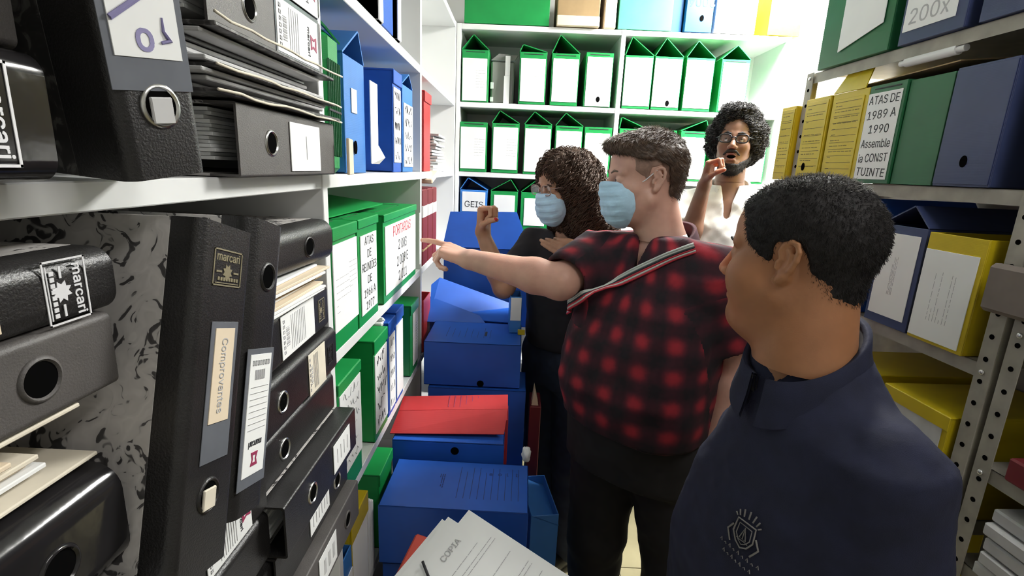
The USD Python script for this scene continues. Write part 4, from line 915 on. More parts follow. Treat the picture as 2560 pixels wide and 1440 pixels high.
# plaid flannel woven from two crossing sets of bands, in the cloth's own coordinates
mat('plaid', {'uv': ('texture_coordinate', {}), 's': ('separate_xyz', {}),
              'u1': ('math', {'math_type': 'multiply', 'value2': 2 * math.pi / .078}), 'us': ('math', {'math_type': 'sine'}), 'ur': ('map_range', {'from_min': -.75, 'from_max': .95, 'clamp': True}),
              'v1': ('math', {'math_type': 'multiply', 'value2': 2 * math.pi / .078}), 'vs': ('math', {'math_type': 'sine'}), 'vr': ('map_range', {'from_min': -.75, 'from_max': .95, 'clamp': True}),
              'mul': ('math', {'math_type': 'multiply'}), 'sum': ('math', {'math_type': 'add'}), 'hs': ('math', {'math_type': 'multiply', 'value2': .24}), 'hm': ('math', {'math_type': 'multiply', 'value2': .52}), 'tot': ('math', {'math_type': 'add'}),
              'tx': ('texture_coordinate', {}), 'n': ('noise_texture', {'scale': 60.0, 'detail': 4.0}), 'nn': ('math', {'math_type': 'multiply_add', 'value2': .35, 'value3': -.17}), 'tt': ('math', {'math_type': 'add'}),
              'r': ('rgb_ramp', {'ramp': [(0, (.010, .006, .010)), (.3, (.045, .007, .015)), (.55, (.10, .009, .019)), (1, (.32, .017, .030))]}),
              'n2': ('noise_texture', {'scale': 900.0}), 'b': ('bump', {'strength': .2, 'distance': .001}), 'p': ('principled_bsdf', {'roughness': .9})},
    [('uv.UV', 's.vector'), ('s.x', 'u1.value1'), ('u1.value', 'us.value1'), ('us.value', 'ur.value'), ('s.y', 'v1.value1'), ('v1.value', 'vs.value1'), ('vs.value', 'vr.value'),
     ('ur.result', 'mul.value1'), ('vr.result', 'mul.value2'), ('ur.result', 'sum.value1'), ('vr.result', 'sum.value2'), ('sum.value', 'hs.value1'), ('mul.value', 'hm.value1'), ('hs.value', 'tot.value1'), ('hm.value', 'tot.value2'),
     ('tx.object', 'n.vector'), ('n.fac', 'nn.value1'), ('tot.value', 'tt.value1'), ('nn.value', 'tt.value2'), ('tt.value', 'r.fac'), ('r.color', 'p.base_color'), ('n2.fac', 'b.height'), ('tx.object', 'n2.vector'), ('b.normal', 'p.normal')])

def legs(P, hips, knees, feet, r=(.085, .058, .042), F=(0, -1)):
    for h_, k_, f_ in zip(hips, knees, feet):
        P += [cap(h_, k_, r[0], r[1], .03), cap(k_, f_, r[1] * .98, r[2], .02)]
def shoes(t, feet, F, mt='black_shoe'):
    F = unit(V(F[0], F[1], 0))
    for f_ in feet:
        f_ = V(*f_); P = [cap(f_ * [1, 1, 0] + [0, 0, .035] - F * .05, f_ * [1, 1, 0] + F * .15 + [0, 0, .03], .040, .036, .01), cap(f_ * [1, 1, 0] + [0, 0, .045] - F * .03, f_ * [1, 1, 0] + [0, 0, .09], .042, .045, .02), half((0, 0, .002), (0, 0, -1))]
        part(t, 'shoe', net(P, .008), LOOK[mt], True)
def mask(t, hd, seed, light='mask_blue', w=.070, hang=0):
    P = [hd.e(.060, 0, -.056, .061, w, .078, 0), hd.e(.093, 0, -.020, .035, .028, .034, .02), prism(hd.c, hd.F / hd.k, hd.U / hd.k, [(.050, -.016), (.085, -.002), (.135, .004), (.150, -.05), (.13, -.136), (.055, -.132), (.044, -.07)], .004)]
    m = net(P, .0028)
    l = (m.vertices - hd.c) @ hd.R / hd.k
    m = trimesh.Trimesh(m.vertices + normals(m) * (.0011 * np.tanh(4 * np.sin(l[:, 2] * 230 + 3 * l[:, 0] * 8)) * np.clip((l[:, 0] - .068) * 40, 0, 1) + (meshkit.fbm(l * 45 + 9, 3, seed) - .5) * .004)[:, None], m.faces, process=False)
    mk = part(t, 'face_mask', m, LOOK[light], True)
    for y in (-1, 1):
        part(mk, 'ear_loop', tube([hd.q(.050, y * .056, -.014), hd.q(.02, y * .069, .004), hd.q(-.008, y * .080, .030)], .0013, 6), LOOK['mask_white'], True)
        part(mk, 'ear_loop', tube([hd.q(.046, y * .052, -.085), hd.q(.02, y * .064, -.06), hd.q(-.004, y * .074, -.030)], .0013, 6), LOOK['mask_white'], True)
def glasses(t, hd, m, r=.0017, w=.0225, h=.0165, z=.004, x=.104):
    g = []
    for y in (-1, 1):
        a = np.linspace(0, 2 * np.pi, 33)[:-1]
        sq = lambda v, e: np.sign(v) * np.abs(v) ** e
        g.append(tube([hd.q(x - .16 * abs(q_) * .2, y * .033 + w * sq(math.cos(b), .7) , z + h * sq(math.sin(b), .7)) for b in a for q_ in [w * math.cos(b) + .0]], r, 6, True))
        g.append(tube([hd.q(x - .003, y * .056, z + .007), hd.q(.06, y * .076, z + .008), hd.q(-.008, y * .083, .024)], r * .9, 6))
    g.append(tube([hd.q(x, -.011, z + .004), hd.q(x + .004, 0, z + .006), hd.q(x, .011, z + .004)], r, 6))
    gl = part(t, 'eyeglasses', cat(g), LOOK[m], True)
    for y in (-1, 1):
        a = np.linspace(0, 2 * np.pi, 25)[:-1]
        part(gl, 'lens', slab([hd.q(x - .001, y * .033 + w * .97 * np.sign(math.cos(b)) * abs(math.cos(b)) ** .7, z + h * .97 * np.sign(math.sin(b)) * abs(math.sin(b)) ** .7) for b in a], .0008, hd.F), LOOK['lens_glass'], False)
def cut_mesh(m, keep):
    f = m.faces[keep[m.faces].all(1)]; u = np.unique(f); re = np.zeros(len(m.vertices), int); re[u] = np.arange(len(u))
    return trimesh.Trimesh(m.vertices[u], re[f], process=False)
def _vneck(a, X, Y, Z): return np.maximum(_prism(a, X, Y, Z), _half(a, X, Y, Z))
DIST['vneck'] = _vneck
def vneck(o, F, side, P, k=.004):                                # a neckline cut through the front of a shirt only
    F = unit(F); return ('vneck', dict(o=V(*o), e1=side, e2=V(0, 0, 1), P=np.array(P, float), p=V(*o), n=-F, box=BIG), k, 's')
def collar(t, c, F, ra, rb, zb, zf, drop, flare, gap, mt, point=.02, tilt=0):
    F = unit(V(F[0], F[1], 0)); Lf = V(-F[1], F[0], 0); n = 40
    ph = np.linspace(gap, 2 * np.pi - gap, n); c = V(*c)
    def edge(scale, dz, extra):
        z = zf + (zb - zf) * (1 - np.cos(ph)) / 2 + dz - extra * np.clip((np.cos(ph) - .2), 0, 1)
        return c[None] + F[None] * (np.cos(ph) * ra * scale)[:, None] + Lf[None] * (np.sin(ph) * rb * scale)[:, None] + np.stack([z * 0, z * 0, z - c[2]], 1)
    rows__ = [edge(.99, -.025, 0), edge(1.0, 0, 0), edge(1.05, .003, 0), edge(1 + flare * .5, -drop * .5, point * .4), edge(1 + flare, -drop, point)]
    k = len(rows__); v = np.vstack(rows__); f = []
    for i in range(k - 1):
        for j in range(n - 1): f += [[i * n + j, i * n + j + 1, (i + 1) * n + j + 1], [i * n + j, (i + 1) * n + j + 1, (i + 1) * n + j]]
    m = trimesh.Trimesh(v, f, process=False); nn = normals(m); N = len(v); f = np.array(f)
    out = np.sum(nn * (v - c) * [1, 1, 0], 1).mean() > 0; s = 1 if out else -1
    m = trimesh.Trimesh(np.vstack([v + nn * s * .0035, v - nn * s * .001]), np.vstack([f, f[:, ::-1] + N]), process=False)
    return part(t, 'collar', m, LOOK[mt], True)
def loft_front(t_, u, z, o, F):
    F = unit(F[:2]); Lf = V(-F[1], F[0]); g = lambda i: np.interp(z, np.array(t_)[:, 0], np.array(t_)[:, i])
    w, d = g(3), g(4); x = np.clip(abs((u - g(1)) / w), 0, .999); v = d * (1 - x ** 2.4) ** (1 / 2.4) + g(2)
    return V(o[0] + Lf[0] * u + F[0] * v, o[1] + Lf[1] * u + F[1] * v, z)
def grow(rows_, d): return [(r[0], r[1], r[2], r[3] + d, r[4] + d) for r in rows_]
def hair_cap(hd, poly, off=.008, extra=(), h=.0035, amp=.004, freq=60, seed=1, top=0):
    P = [hd.e(-.018, 0, .042 + top / 2, .098 + off, .076 + off, .088 + off + top), hd.e(.03, 0, .045, .064 + off, .066 + off * .7, .066 + off), hd.e(-.042, 0, -.03, .058 + off * .3, .058 + off * .3, .06), *extra]
    P.append(prism(hd.c, hd.F / hd.k, hd.U / hd.k, poly, .006))
    return wrinkle(net(P, h), amp, freq, seed)
def strands_on(m, n, length, seed, lie=(0, 0, -1), k=.6, steps=3, jit=.35):
    p, nn, r = sample(m, n, seed); lie = np.asarray(lie, float)
    lt = lie[None] - nn * (nn @ lie)[:, None]; lt /= np.linalg.norm(lt, axis=1, keepdims=True) + .15
    d = nn * (1 - k) + lt * k + r.normal(size=p.shape) * jit * (1 - k)
    d /= np.linalg.norm(d, axis=1, keepdims=True); L_ = length * r.uniform(.6, 1.25, n)
    return [np.array([p[i] + d[i] * L_[i] * s - np.array([0, 0, .3]) * L_[i] * s * s * .5 for s in np.linspace(-.1, 1, steps)]) for i in range(n)]
def curls_on(m, n, length, rad, pitch, seed, drop=1.0, steps=26, keep=None, spread=.0):
    from scipy.spatial import cKDTree
    vn = normals(m); tree = cKDTree(m.vertices); p, nn, r = sample(m, n * 3, seed)
    if keep is not None: s_ = keep(p); p, nn = p[s_], nn[s_]
    out = []
    for i in range(min(n, len(p))):
        q = p[i].copy(); L_ = length * r.uniform(.6, 1.2); ph = r.uniform(0, 6.28); dr = V(r.normal() * .25, r.normal() * .25, -drop); line = []
        for s in range(steps):
            d, j = tree.query(q); nv = vn[j]
            base = m.vertices[j] + nv * rad * .5 if drop > .5 else q
            tdir = dr - nv * (dr @ nv) if drop > .5 else nv * .8 + dr * .5
            tdir /= np.linalg.norm(tdir) + 1e-9; b = np.cross(tdir, nv); st = L_ / steps
            a = ph + s * st / pitch * 6.28
            line.append(q * .5 + base * .5 + (nv * math.cos(a) + b * math.sin(a)) * rad * min(1, .3 + s * .12)); q = q * .6 + base * .4 + tdir * st
        out.append(np.array(line))
    return out

def person(label, M=None): return thing('person', label, 'person', M)

# ================================================================ man in the navy polo shirt, nearest, seen from behind his left ear
t = person('short haired man in a navy polo shirt, seen from behind, nearest on the right')
FT = unit(V(-.93, -.36, 0)); LT = V(-FT[1], FT[0], 0); o = (.472, .765)
hd = Head((.438, .787, 1.478), (-.69, .72, -.03), (.02, 0, 1), .975); nb = V(.462, .760, 1.325)
secs = [(.80, 0, 0, .175, .125), (.95, .005, .005, .178, .134), (1.10, .018, .0, .166, .118), (1.18, .032, -.004, .140, .100), (1.255, .026, 0, .096, .082), (1.305, 0, -.006, .095, .074), (1.34, 0, -.012, .068, .064)]
Ls, Le, Lw = V(.520, .622, 1.225), V(.540, .590, .97), V(.46, .54, .78); Rs, Re, Rw = V(.485, .885, 1.135), V(.515, .945, .91), V(.51, .92, .72)
hips = [V(.505, .68, .82), V(.44, .85, .82)]; knees = [V(.49, .67, .46), V(.42, .86, .46)]; feet = [V(.52, .67, .08), V(.45, .87, .08)]
trunk = [loft(o, FT, grow(secs, -.016)), cap((.475, .765, .86), (.475, .765, .80), .13, .13, .05)]
legs(trunk, hips, knees, feet); trunk.append(cap(nb - [0, 0, .08], nb, .07, .06, .03))
P1 = hd.prims(nb, .067, 1.08, 0, 1.12) + [hd.e(.036, 0, -.105, .05, .048, .04, .03)] + [hd.e(.046, y * .043, -.040, .034, .030, .036, .03) for y in (-1, 1)]; la = arm(Ls, Le, Lw); ra = arm(Rs, Re, Rw)
lh = hand(Lw, (Lw - Le) , (.2, 1, 0), [(25, 30, 20)] * 4, 1); rh = hand(Rw, Rw - Re, (.2, -1, 0), [(25, 30, 20)] * 4, -1)
part(t, 'body', cat([net(trunk, .013), net(la, .008), net(ra, .008), net(lh + la[-1:], .005, Lw - .16, Lw + .16), net(rh + ra[-1:], .005, Rw - .16, Rw + .16), net(P1 + [cap(nb, nb - [0, 0, .06], .06, .07, .02)], .0026, *hd.box(.165))]), LOOK['skin_brown'], True)
eyes(t, hd); brows(t, hd, 'hair_black', .0026); lips(t, hd, 'lip_brown')
hp = [(.10, .16), (.086, .088), (.062, .066), (.056, .030), (.036, .014), (.026, -.006), (.014, -.006), (.006, .034), (-.026, .037), (-.040, .012), (-.042, -.03), (-.052, -.058), (-.078, -.082), (-.17, -.088), (-.17, .16)]
hm = hair_cap(hd, hp, .0045, (), .003, .0025, 90, 1, .0)
h_ = part(t, 'hair', hm, LOOK['hair_black'], True)
curves(h_, 'hair_strands', strands_on(hm, 13000, .0048, 3, hd.F * -.4 - hd.U * .6, .55), .0006, 'hair_black')
top = cut_mesh(hm, (hm.vertices - hd.c) @ hd.U > .108)
curves(h_, 'hair_strands', strands_on(top, 1100, .008, 4, hd.F * -.3, .35), .0007, 'sheen_and_thread_grey')  # grey strands paint the highlight of the light on the crown
sh = [loft(o, FT, grow(secs, .006)), cap(Ls, Rs, .062, .054, .05), cyl(Ls, Ls + (Le - Ls) * .86, .064, .074, .05), cyl(Rs, Rs + (Re - Rs) * .86, .056, .064, .05),
      cyl(Ls + (Le - Ls) * .7, Ls + (Le - Ls) * .95, .058, .062, .004, 's'), cyl(Rs + (Re - Rs) * .7, Rs + (Re - Rs) * .95, .048, .051, .004, 's'),
      half((0, 0, 1.345), (-.3, 0, 1))]
sm = wrinkle(net(sh, .007), .009, 9, 5, (1, 1, .6)); sm = wrinkle(sm, .0022, 40, 6)
part(t, 'polo_shirt', sm, LOOK['navy_cotton'], True)
collar(t, (.463, .764, 1.34), FT, .080, .076, 1.392, 1.300, .050, .20, .16, 'navy_cotton', .03)
collar(t, (.462, .764, 1.34), FT, .077, .073, 1.386, 1.294, .02, .05, .16, 'charcoal_collar', .0)
# the emblem embroidered on the chest: a crest with a sail, rays and two lines of lettering
def on_shirt(pts, lift=.0025):
    fr = (sm.vertices - V(o[0], o[1], 0)) @ V(FT[0], FT[1], 0); sd = (sm.vertices - V(o[0], o[1], 0)) @ LT
    ok = fr > .03; out = []
    for (u, z) in pts:
        d = (sd[ok] - u) ** 2 + (sm.vertices[ok, 2] - z) ** 2; j = np.argsort(d)[:5]; w = 1 / (d[j] + 1e-6); v = (fr[ok][j] * w).sum() / w.sum() + lift
        out.append(V(o[0], o[1], 0) + V(FT[0], FT[1], 0) * v + LT * u + V(0, 0, z))
    return np.array(out)
eu, ez, es = .050, 1.068, 1.12
crest = []
def stroke(pl, r=.0011, close=False): crest.append(tube(on_shirt([(eu + es * x, ez + es * z) for x, z in pl]), r, 5, close))
stroke([(-.014, .016), (.014, .016), (.016, -.004), (.009, -.016), (0, -.021), (-.009, -.016), (-.016, -.004)], .0014, True)
stroke([(-.010, .011), (.010, .011), (.011, -.004), (.006, -.012), (0, -.016), (-.006, -.012), (-.011, -.004)], .0009, True)
stroke([(0, .009), (.005, -.008), (-.005, -.008)], .0011, True); stroke([(0, .009), (0, -.008)], .0009); stroke([(-.009, -.010), (-.003, -.011), (.003, -.010), (.009, -.011)], .0009)
for i in range(7):
    a = math.pi * (.1 + .8 * i / 6); stroke([(.017 * math.cos(a), .016 + .006 * math.sin(a)), (.021 * math.cos(a), .016 + .017 * math.sin(a))], .0013)
for s_ in (-1, 1): stroke([(s_ * .018, .004), (s_ * .025, -.008), (s_ * .017, -.022)], .0016)
for j, (n_, w_) in enumerate(((9, .030), (7, .022))):
    for i in range(n_): x = -w_ + 2 * w_ * i / (n_ - 1); stroke([(x - .0016, -.030 - .012 * j), (x, -.026 - .012 * j - .002 * (i % 2)), (x + .0016, -.031 - .012 * j)], .0008)
part(t, 'emblem', cat(crest), LOOK['sheen_and_thread_grey'], True)
tr = [loft(o, FT, [(.74, 0, 0, .17, .125), (.86, 0, 0, .172, .128)], .03)]; legs(tr, hips, knees, [f + [0, 0, -.02] for f in feet], (.10, .075, .062))
part(t, 'trousers', net(tr, .012), LOOK['dark_trouser'], True); shoes(t, feet, FT)

# ================================================================ man in the red plaid shirt, pointing at the shelf
t = person('man in a red and black plaid shirt and face mask pointing at a shelf box')
FT = unit(V(-.72, -.69, 0)); LT = V(-FT[1], FT[0], 0); o = (.388, 1.395)
hd = Head((.336, 1.412, 1.583), (-.985, -.12, -.06), (0, 0, 1), .97); nb = V(.402, 1.400, 1.405)
secs = [(.80, 0, .0, .205, .165), (.90, 0, .015, .215, .182), (1.02, 0, .03, .218, .188), (1.14, 0, .025, .212, .170), (1.25, 0, .012, .205, .142), (1.33, 0, 0, .195, .115), (1.38, 0, -.005, .15, .09), (1.42, 0, -.01, .088, .070), (1.45, 0, -.01, .070, .066)]
Rs, Re, Rw = V(.262, 1.495, 1.366), V(.120, 1.335, 1.306), V(-.128, 1.395, 1.345); Ls, Le, Lw = V(.515, 1.268, 1.366), V(.618, 1.290, 1.115), V(.555, 1.235, .875)
R_ = V(LT[0], LT[1], 0)
hips = [V(*o, .84) - LT * .105, V(*o, .84) + LT * .105]; knees = [V(.302, 1.42, .46), V(.520, 1.325, .46)]; feet = [V(.305, 1.45, .08), V(.535, 1.34, .08)]
trunk = [loft(o, FT, grow(secs, -.016))]; legs(trunk, hips, knees, feet, (.10, .068, .046)); trunk.append(cap(nb - [0, 0, .06], nb, .075, .066, .03))
P1 = hd.prims(nb, .064, 1.16, 0, 1.10) + [hd.e(.052, 0, -.096, .05, .05, .03)]
ra = arm(Rs, Re, Rw, (.060, .048, .045, .029)); la = arm(Ls, Le, Lw, (.062, .052, .048, .031))
fdir = unit(V(-.29, 1.462, 1.388) - Rw)
rh = hand(Rw, fdir, (-.15, .25, -1), [(2, 6, 6), (52, 70, 40), (62, 78, 45), (66, 80, 45)], -1, 1.02, ((38, 25), 10, 18))
lh = hand(Lw, Lw - Le, (-.7, .5, 0), [(30, 40, 25)] * 4, 1, 1.02)
part(t, 'body', cat([net(trunk, .012), net(ra, .005), net(la, .006), net(rh + ra[-1:], .0026, Rw - V(.22, .12, .12), Rw + V(.045, .2, .12)), net(lh + la[-1:], .004, Lw - .17, Lw + .12), net(P1 + [cap(nb, nb - [0, 0, .05], .066, .075, .02)], .0028, *hd.box(.165))]), LOOK['skin_fair'], True)
eyes(t, hd); brows(t, hd, 'hair_light', .003); lips(t, hd, 'lip_brown')
hp = [(.13, .18), (.128, .098), (.102, .082), (.074, .072), (.05, .062), (.0, .058), (-.04, .044), (-.052, .0), (-.048, -.045), (-.07, -.072), (-.17, -.085), (-.17, .18)]
hm = hair_cap(hd, hp, .010, (hd.e(.045, 0, .096, .070, .062, .028), hd.e(.085, .0, .088, .028, .045, .016)), .003, .006, 45, 7, .002)
h_ = part(t, 'hair', hm, LOOK['hair_brown'], True)
p_, n_, _ = sample(hm, 10, 1)
curves(h_, 'hair_strands', strands_on(hm, 8000, .013, 8, -hd.F * .55 - hd.U * .35, .84, 4, .5), .0007, 'hair_brown')
topm = cut_mesh(hm, ((hm.vertices - hd.c) @ hd.U > .095))
curves(h_, 'hair_strands', strands_on(topm, 3000, .020, 9, hd.F * .35 + hd.L * .45, .80, 4, .5), .0008, 'hair_light')
fp = [(.05, .068), (.048, .03), (.026, .012), (.022, -.016), (.012, -.012), (.004, .036), (-.024, .040), (-.036, .01), (-.038, -.035), (-.052, -.07), (-.09, -.078), (-.09, .068)]
part(t, 'faded_hair', hair_cap(hd, fp, .0018, (), .003, .001, 90, 3), LOOK['stubble'], True)
mask(t, hd, 5, w=.075)
sh = [loft(o, FT, grow(secs, .010)), cap(Rs, Ls, .078, .078, .05), cyl(Rs, Rs + (Re - Rs) * .92, .080, .074, .045), cyl(Ls, Ls + (Le - Ls) * .74, .080, .078, .045),
      cyl(Rs + (Re - Rs) * .74, Rs + (Re - Rs) * 1.1, .060, .061, .003, 's'), cyl(Ls + (Le - Ls) * .60, Ls + (Le - Ls) * .85, .064, .065, .003, 's'),
      half((0, 0, 1.432), (0, 0, 1)), half((0, 0, .905), (0, 0, -1)), loft(o, FT, grow([(.75, 0, .0, .20, .165), (.925, 0, .012, .212, .178)], .004), .002, 's'),
      vneck((o[0], o[1], 0), FT, LT, [(-.082, 1.56), (.066, 1.56), (.004, 1.350), (-.004, 1.350)])]
sm = wrinkle(net(sh, .0062), .016, 7, 15, (1, 1, .8)); sm = wrinkle(sm, .0035, 26, 16, (1, 1, .6))
pieces, rest = [], sm
for S, E in ((Rs, Re), (Ls, Le)):                                # armhole seams: cut the cloth across each arm
    a = unit(E - S); c0 = S + a * .035
    pos, neg = trimesh.intersections.slice_mesh_plane(rest, a, c0), trimesh.intersections.slice_mesh_plane(rest, -a, c0)
    on_ = LT * (1 if S is Ls else -1)
    inn, out_s = trimesh.intersections.slice_mesh_plane(pos, -on_, S - on_ * .060), trimesh.intersections.slice_mesh_plane(pos, on_, S - on_ * .060)
    v = out_s.vertices - S; k = (np.linalg.norm(v - (v @ a)[:, None] * a, axis=1) > .150)[out_s.faces].any(1)
    pieces.append(trimesh.Trimesh(out_s.vertices, out_s.faces[~k], process=False)); rest = cat([neg, inn, trimesh.Trimesh(out_s.vertices, out_s.faces[k], process=False)])
    rest.merge_vertices(digits_vertex=6)
def weld(m): m.merge_vertices(digits_vertex=6); m.remove_unreferenced_vertices(); return m
for n_, pm in enumerate([rest] + pieces):
    pm = weld(pm); v = pm.vertices; d = v - V(o[0], o[1], 0)
    if n_ == 0: uv = np.stack([np.arctan2(d @ LT, d @ FT) * .205, v[:, 2]], 1)
    else:
        S, E = ((Rs, Re), (Ls, Le))[n_ - 1]; a = unit(E - S); e1 = unit(np.cross(a, (0, 0, 1.0) if abs(a[2]) < .8 else (1.0, 0, 0))); e2 = np.cross(a, e1)
        uv = np.stack([np.arctan2((v - S) @ e2, (v - S) @ e1) * .08, (v - S) @ a], 1)
    part(t, 'plaid_sleeve' if n_ else 'plaid_shirt', pm, LOOK['plaid'], True, uv=uv)
c_ = collar(t, (.398, 1.398, 1.42), unit(V(-.86, -.5, 0)), .084, .082, 1.470, 1.385, .060, .42, .62, 'plaid', .035)
part(t, 'undershirt', net([loft(o, FT, grow(secs, -.004)), half((0, 0, 1.452), (0, 0, 1)), half((0, 0, 1.30), (0, 0, -1)), vneck((o[0], o[1], 0), FT, LT, [(-.2, 1.6), (.2, 1.6), (.2, 1.2), (-.2, 1.2)])], .008), LOOK['white_cotton'], True)
# striped shoulder strap of a bag
us = np.linspace(.150, -.200, 28); zs = np.interp(us, [-.200, -.12, 0, .10, .150], [1.195, 1.248, 1.335, 1.402, 1.430])
fr_, sd_ = (sm.vertices - V(o[0], o[1], 0)) @ FT, (sm.vertices - V(o[0], o[1], 0)) @ LT
path = []
for u, z in zip(us, zs):
    d = (sd_ - u) ** 2 + (sm.vertices[:, 2] - z) ** 2 + np.where(fr_ > -.02, 0, 9); j = np.argsort(d)[:12]
    near_ = ((sd_ - u) ** 2 + (sm.vertices[:, 2] - z) ** 2 < .020 ** 2) & (fr_ > -.05)
    path.append(V(o[0], o[1], 0) + LT * u + FT * ((fr_[near_].max() if near_.any() else fr_[j].max()) + .004) + V(0, 0, z))
path = np.array(path); path[1:-1] = (path[:-2] + path[1:-1] * 2 + path[2:]) / 4
st = thing('bag_strap', 'striped red, white and dark shoulder strap across the plaid shirt', 'strap')
tn = np.gradient(path, axis=0); tn /= np.linalg.norm(tn, axis=1, keepdims=True); outn = path - V(o[0], o[1], 0); outn[:, 2] = 0; outn /= np.linalg.norm(outn, axis=1, keepdims=True); wd = np.cross(tn, outn)
if wd[:, 2].mean() < 0: wd = -wd
for i, c in enumerate(('strap_white', 'strap_white', 'strap_dark', 'strap_red', 'strap_white', 'strap_red')):
    part(st, 'stripe', tube(path + wd * (.0125 - .005 * i), .0031, 6), LOOK[c], True)
tr = [loft(o, FT, [(.74, 0, 0, .205, .165), (.90, 0, .010, .212, .178), (.96, 0, .02, .214, .184)], .03)]; legs(tr, hips, knees, [f + [0, 0, -.02] for f in feet], (.118, .095, .075))
part(t, 'trousers', wrinkle(net(tr, .009), .008, 12, 3), LOOK['dark_trouser'], True); shoes(t, feet, FT)

# ================================================================ woman with long curls
t = person('woman with long brown curls, glasses, face mask and black top, fist raised')
FT = unit(V(-.72, -.69, 0)); LT = V(-FT[1], FT[0], 0); o = (.200, 1.845)
hd = Head((.150, 1.800, 1.538), (-.80, -.58, -.17), (0, 0, 1), .92); nb = V(.190, 1.835, 1.375)
secs = [(.93, 0, 0, .150, .115), (1.0, 0, 0, .152, .118), (1.10, 0, .005, .150, .118), (1.20, 0, .010, .155, .125), (1.29, 0, .0, .16, .10), (1.345, 0, -.005, .12, .075), (1.39, 0, -.008, .06, .054)]
Rs, Re, Rw = V(.075, 1.935, 1.330), V(-.045, 1.790, 1.175), V(-.128, 1.790, 1.372); Ls, Le, Lw = V(.318, 1.735, 1.325), V(.365, 1.700, 1.12), V(.232, 1.672, 1.325)
hips = [V(*o, .90) - LT * .085, V(*o, .90) + LT * .085]; knees = [V(.14, 1.87, .48), V(.25, 1.78, .48)]; feet = [V(.15, 1.90, .08), V(.26, 1.80, .08)]
trunk = [loft(o, FT, grow(secs, -.012))]; legs(trunk, hips, knees, feet, (.085, .056, .038)); trunk.append(cap(nb - [0, 0, .05], nb, .058, .05, .03))
P1 = hd.prims(nb, .047, .92, 0, .95)
ra = arm(Rs, Re, Rw, (.044, .038, .037, .024)); la = arm(Ls, Le, Lw, (.044, .038, .036, .024))
rh = hand(Rw, (.08, -.10, 1), (.85, -.5, .1), [(72, 95, 55), (76, 98, 55), (78, 98, 55), (80, 98, 55)], -1, .95, ((48, 40), 35, 50))
lh = hand(Lw, (-.93, .25, .28), (.25, 1, -.2), [(12, 12, 8), (14, 14, 8), (18, 18, 10), (22, 22, 12)], 1, .93, ((42, 10), 8, 8), 7)
part(t, 'body', cat([net(trunk, .012), net(ra, .005), net(la, .005), net(rh + ra[-1:], .0026, Rw - V(.11, .11, .05), Rw + V(.13, .11, .17)), net(lh + la[-1:], .0028, Lw - V(.22, .1, .1), Lw + V(.05, .14, .14)), net(P1, .0032, *hd.box(.16))]), LOOK['skin_tan'], True)
eyes(t, hd); brows(t, hd, 'hair_curl'); lips(t, hd, 'lip_brown')
nl = part(t, 'fingernail', tf(trimesh.creation.icosphere(2, .0082), T(*(rh[-1][1]['b'] + V(-.003, -.004, .001))) @ np.diag([1.0, .8, .8, 1])), LOOK['nail_red'], True)
glasses(t, hd, 'frame_clear', .0016, .0245, .0185, .013, .108)
mask(t, hd, 8, w=.068)
hv = [hd.e(-.022, 0, .052, .118, .094, .098), hd.e(-.060, .01, -.03, .105, .125, .120, .04), hd.e(-.075, .02, -.125, .092, .122, .105, .04), hd.e(-.03, .085, -.10, .055, .05, .105, .03), hd.e(-.03, -.08, -.09, .05, .045, .10, .03), hd.e(-.105, .03, -.16, .075, .105, .085, .04), hd.e(-.085, -.04, -.10, .07, .08, .10, .04),
      hd.e(.115, .0, -.045, .092, .080, .125, .02, 's')]
hm = wrinkle(net(hv, .005), .014, 26, 4, (1, 1, .6)); hm = wrinkle(hm, .006, 80, 5, (1, 1, .5))
h_ = part(t, 'hair', hm, LOOK['hair_curl'], True)
out_ = lambda p: ((p - hd.c) @ hd.F < .075)
curves(h_, 'hair_curls', curls_on(hm, 1500, .30, .0080, .040, 5, 1.6, 46, out_), .0026, 'hair_curl')
curves(h_, 'hair_curls', curls_on(hm, 420, .26, .0090, .042, 6, 1.6, 42, out_), .0020, 'hair_brown')
sh = [loft(o, FT, grow(secs, .010)), cap(Rs, Ls, .056, .056, .05), cyl(Rs, Rs + (Re - Rs) * .62, .060, .070, .04), cyl(Ls, Ls + (Le - Ls) * .62, .060, .068, .04),
      cyl(Rs + (Re - Rs) * .45, Rs + (Re - Rs) * .7, .050, .057, .003, 's'), cyl(Ls + (Le - Ls) * .45, Ls + (Le - Ls) * .7, .049, .055, .003, 's'), half((0, 0, 1.394), (.1, 0, 1)), half((0, 0, .955), (0, 0, -1)), cap(nb + FT * .012 + [0, 0, .012], nb + [0, 0, .1], .050, .07, .006, 's')]
part(t, 'black_top', wrinkle(net(sh, .0062), .010, 10, 25), LOOK['black_cotton'], True)
tr = [loft(o, FT, [(.80, 0, 0, .158, .118), (.97, 0, 0, .15, .112)], .03)]; legs(tr, hips, knees, [f + [0, 0, -.01] for f in feet], (.105, .078, .06))
part(t, 'jeans', wrinkle(net(tr, .009), .005, 16, 3), LOOK['denim'], True); shoes(t, feet, FT)

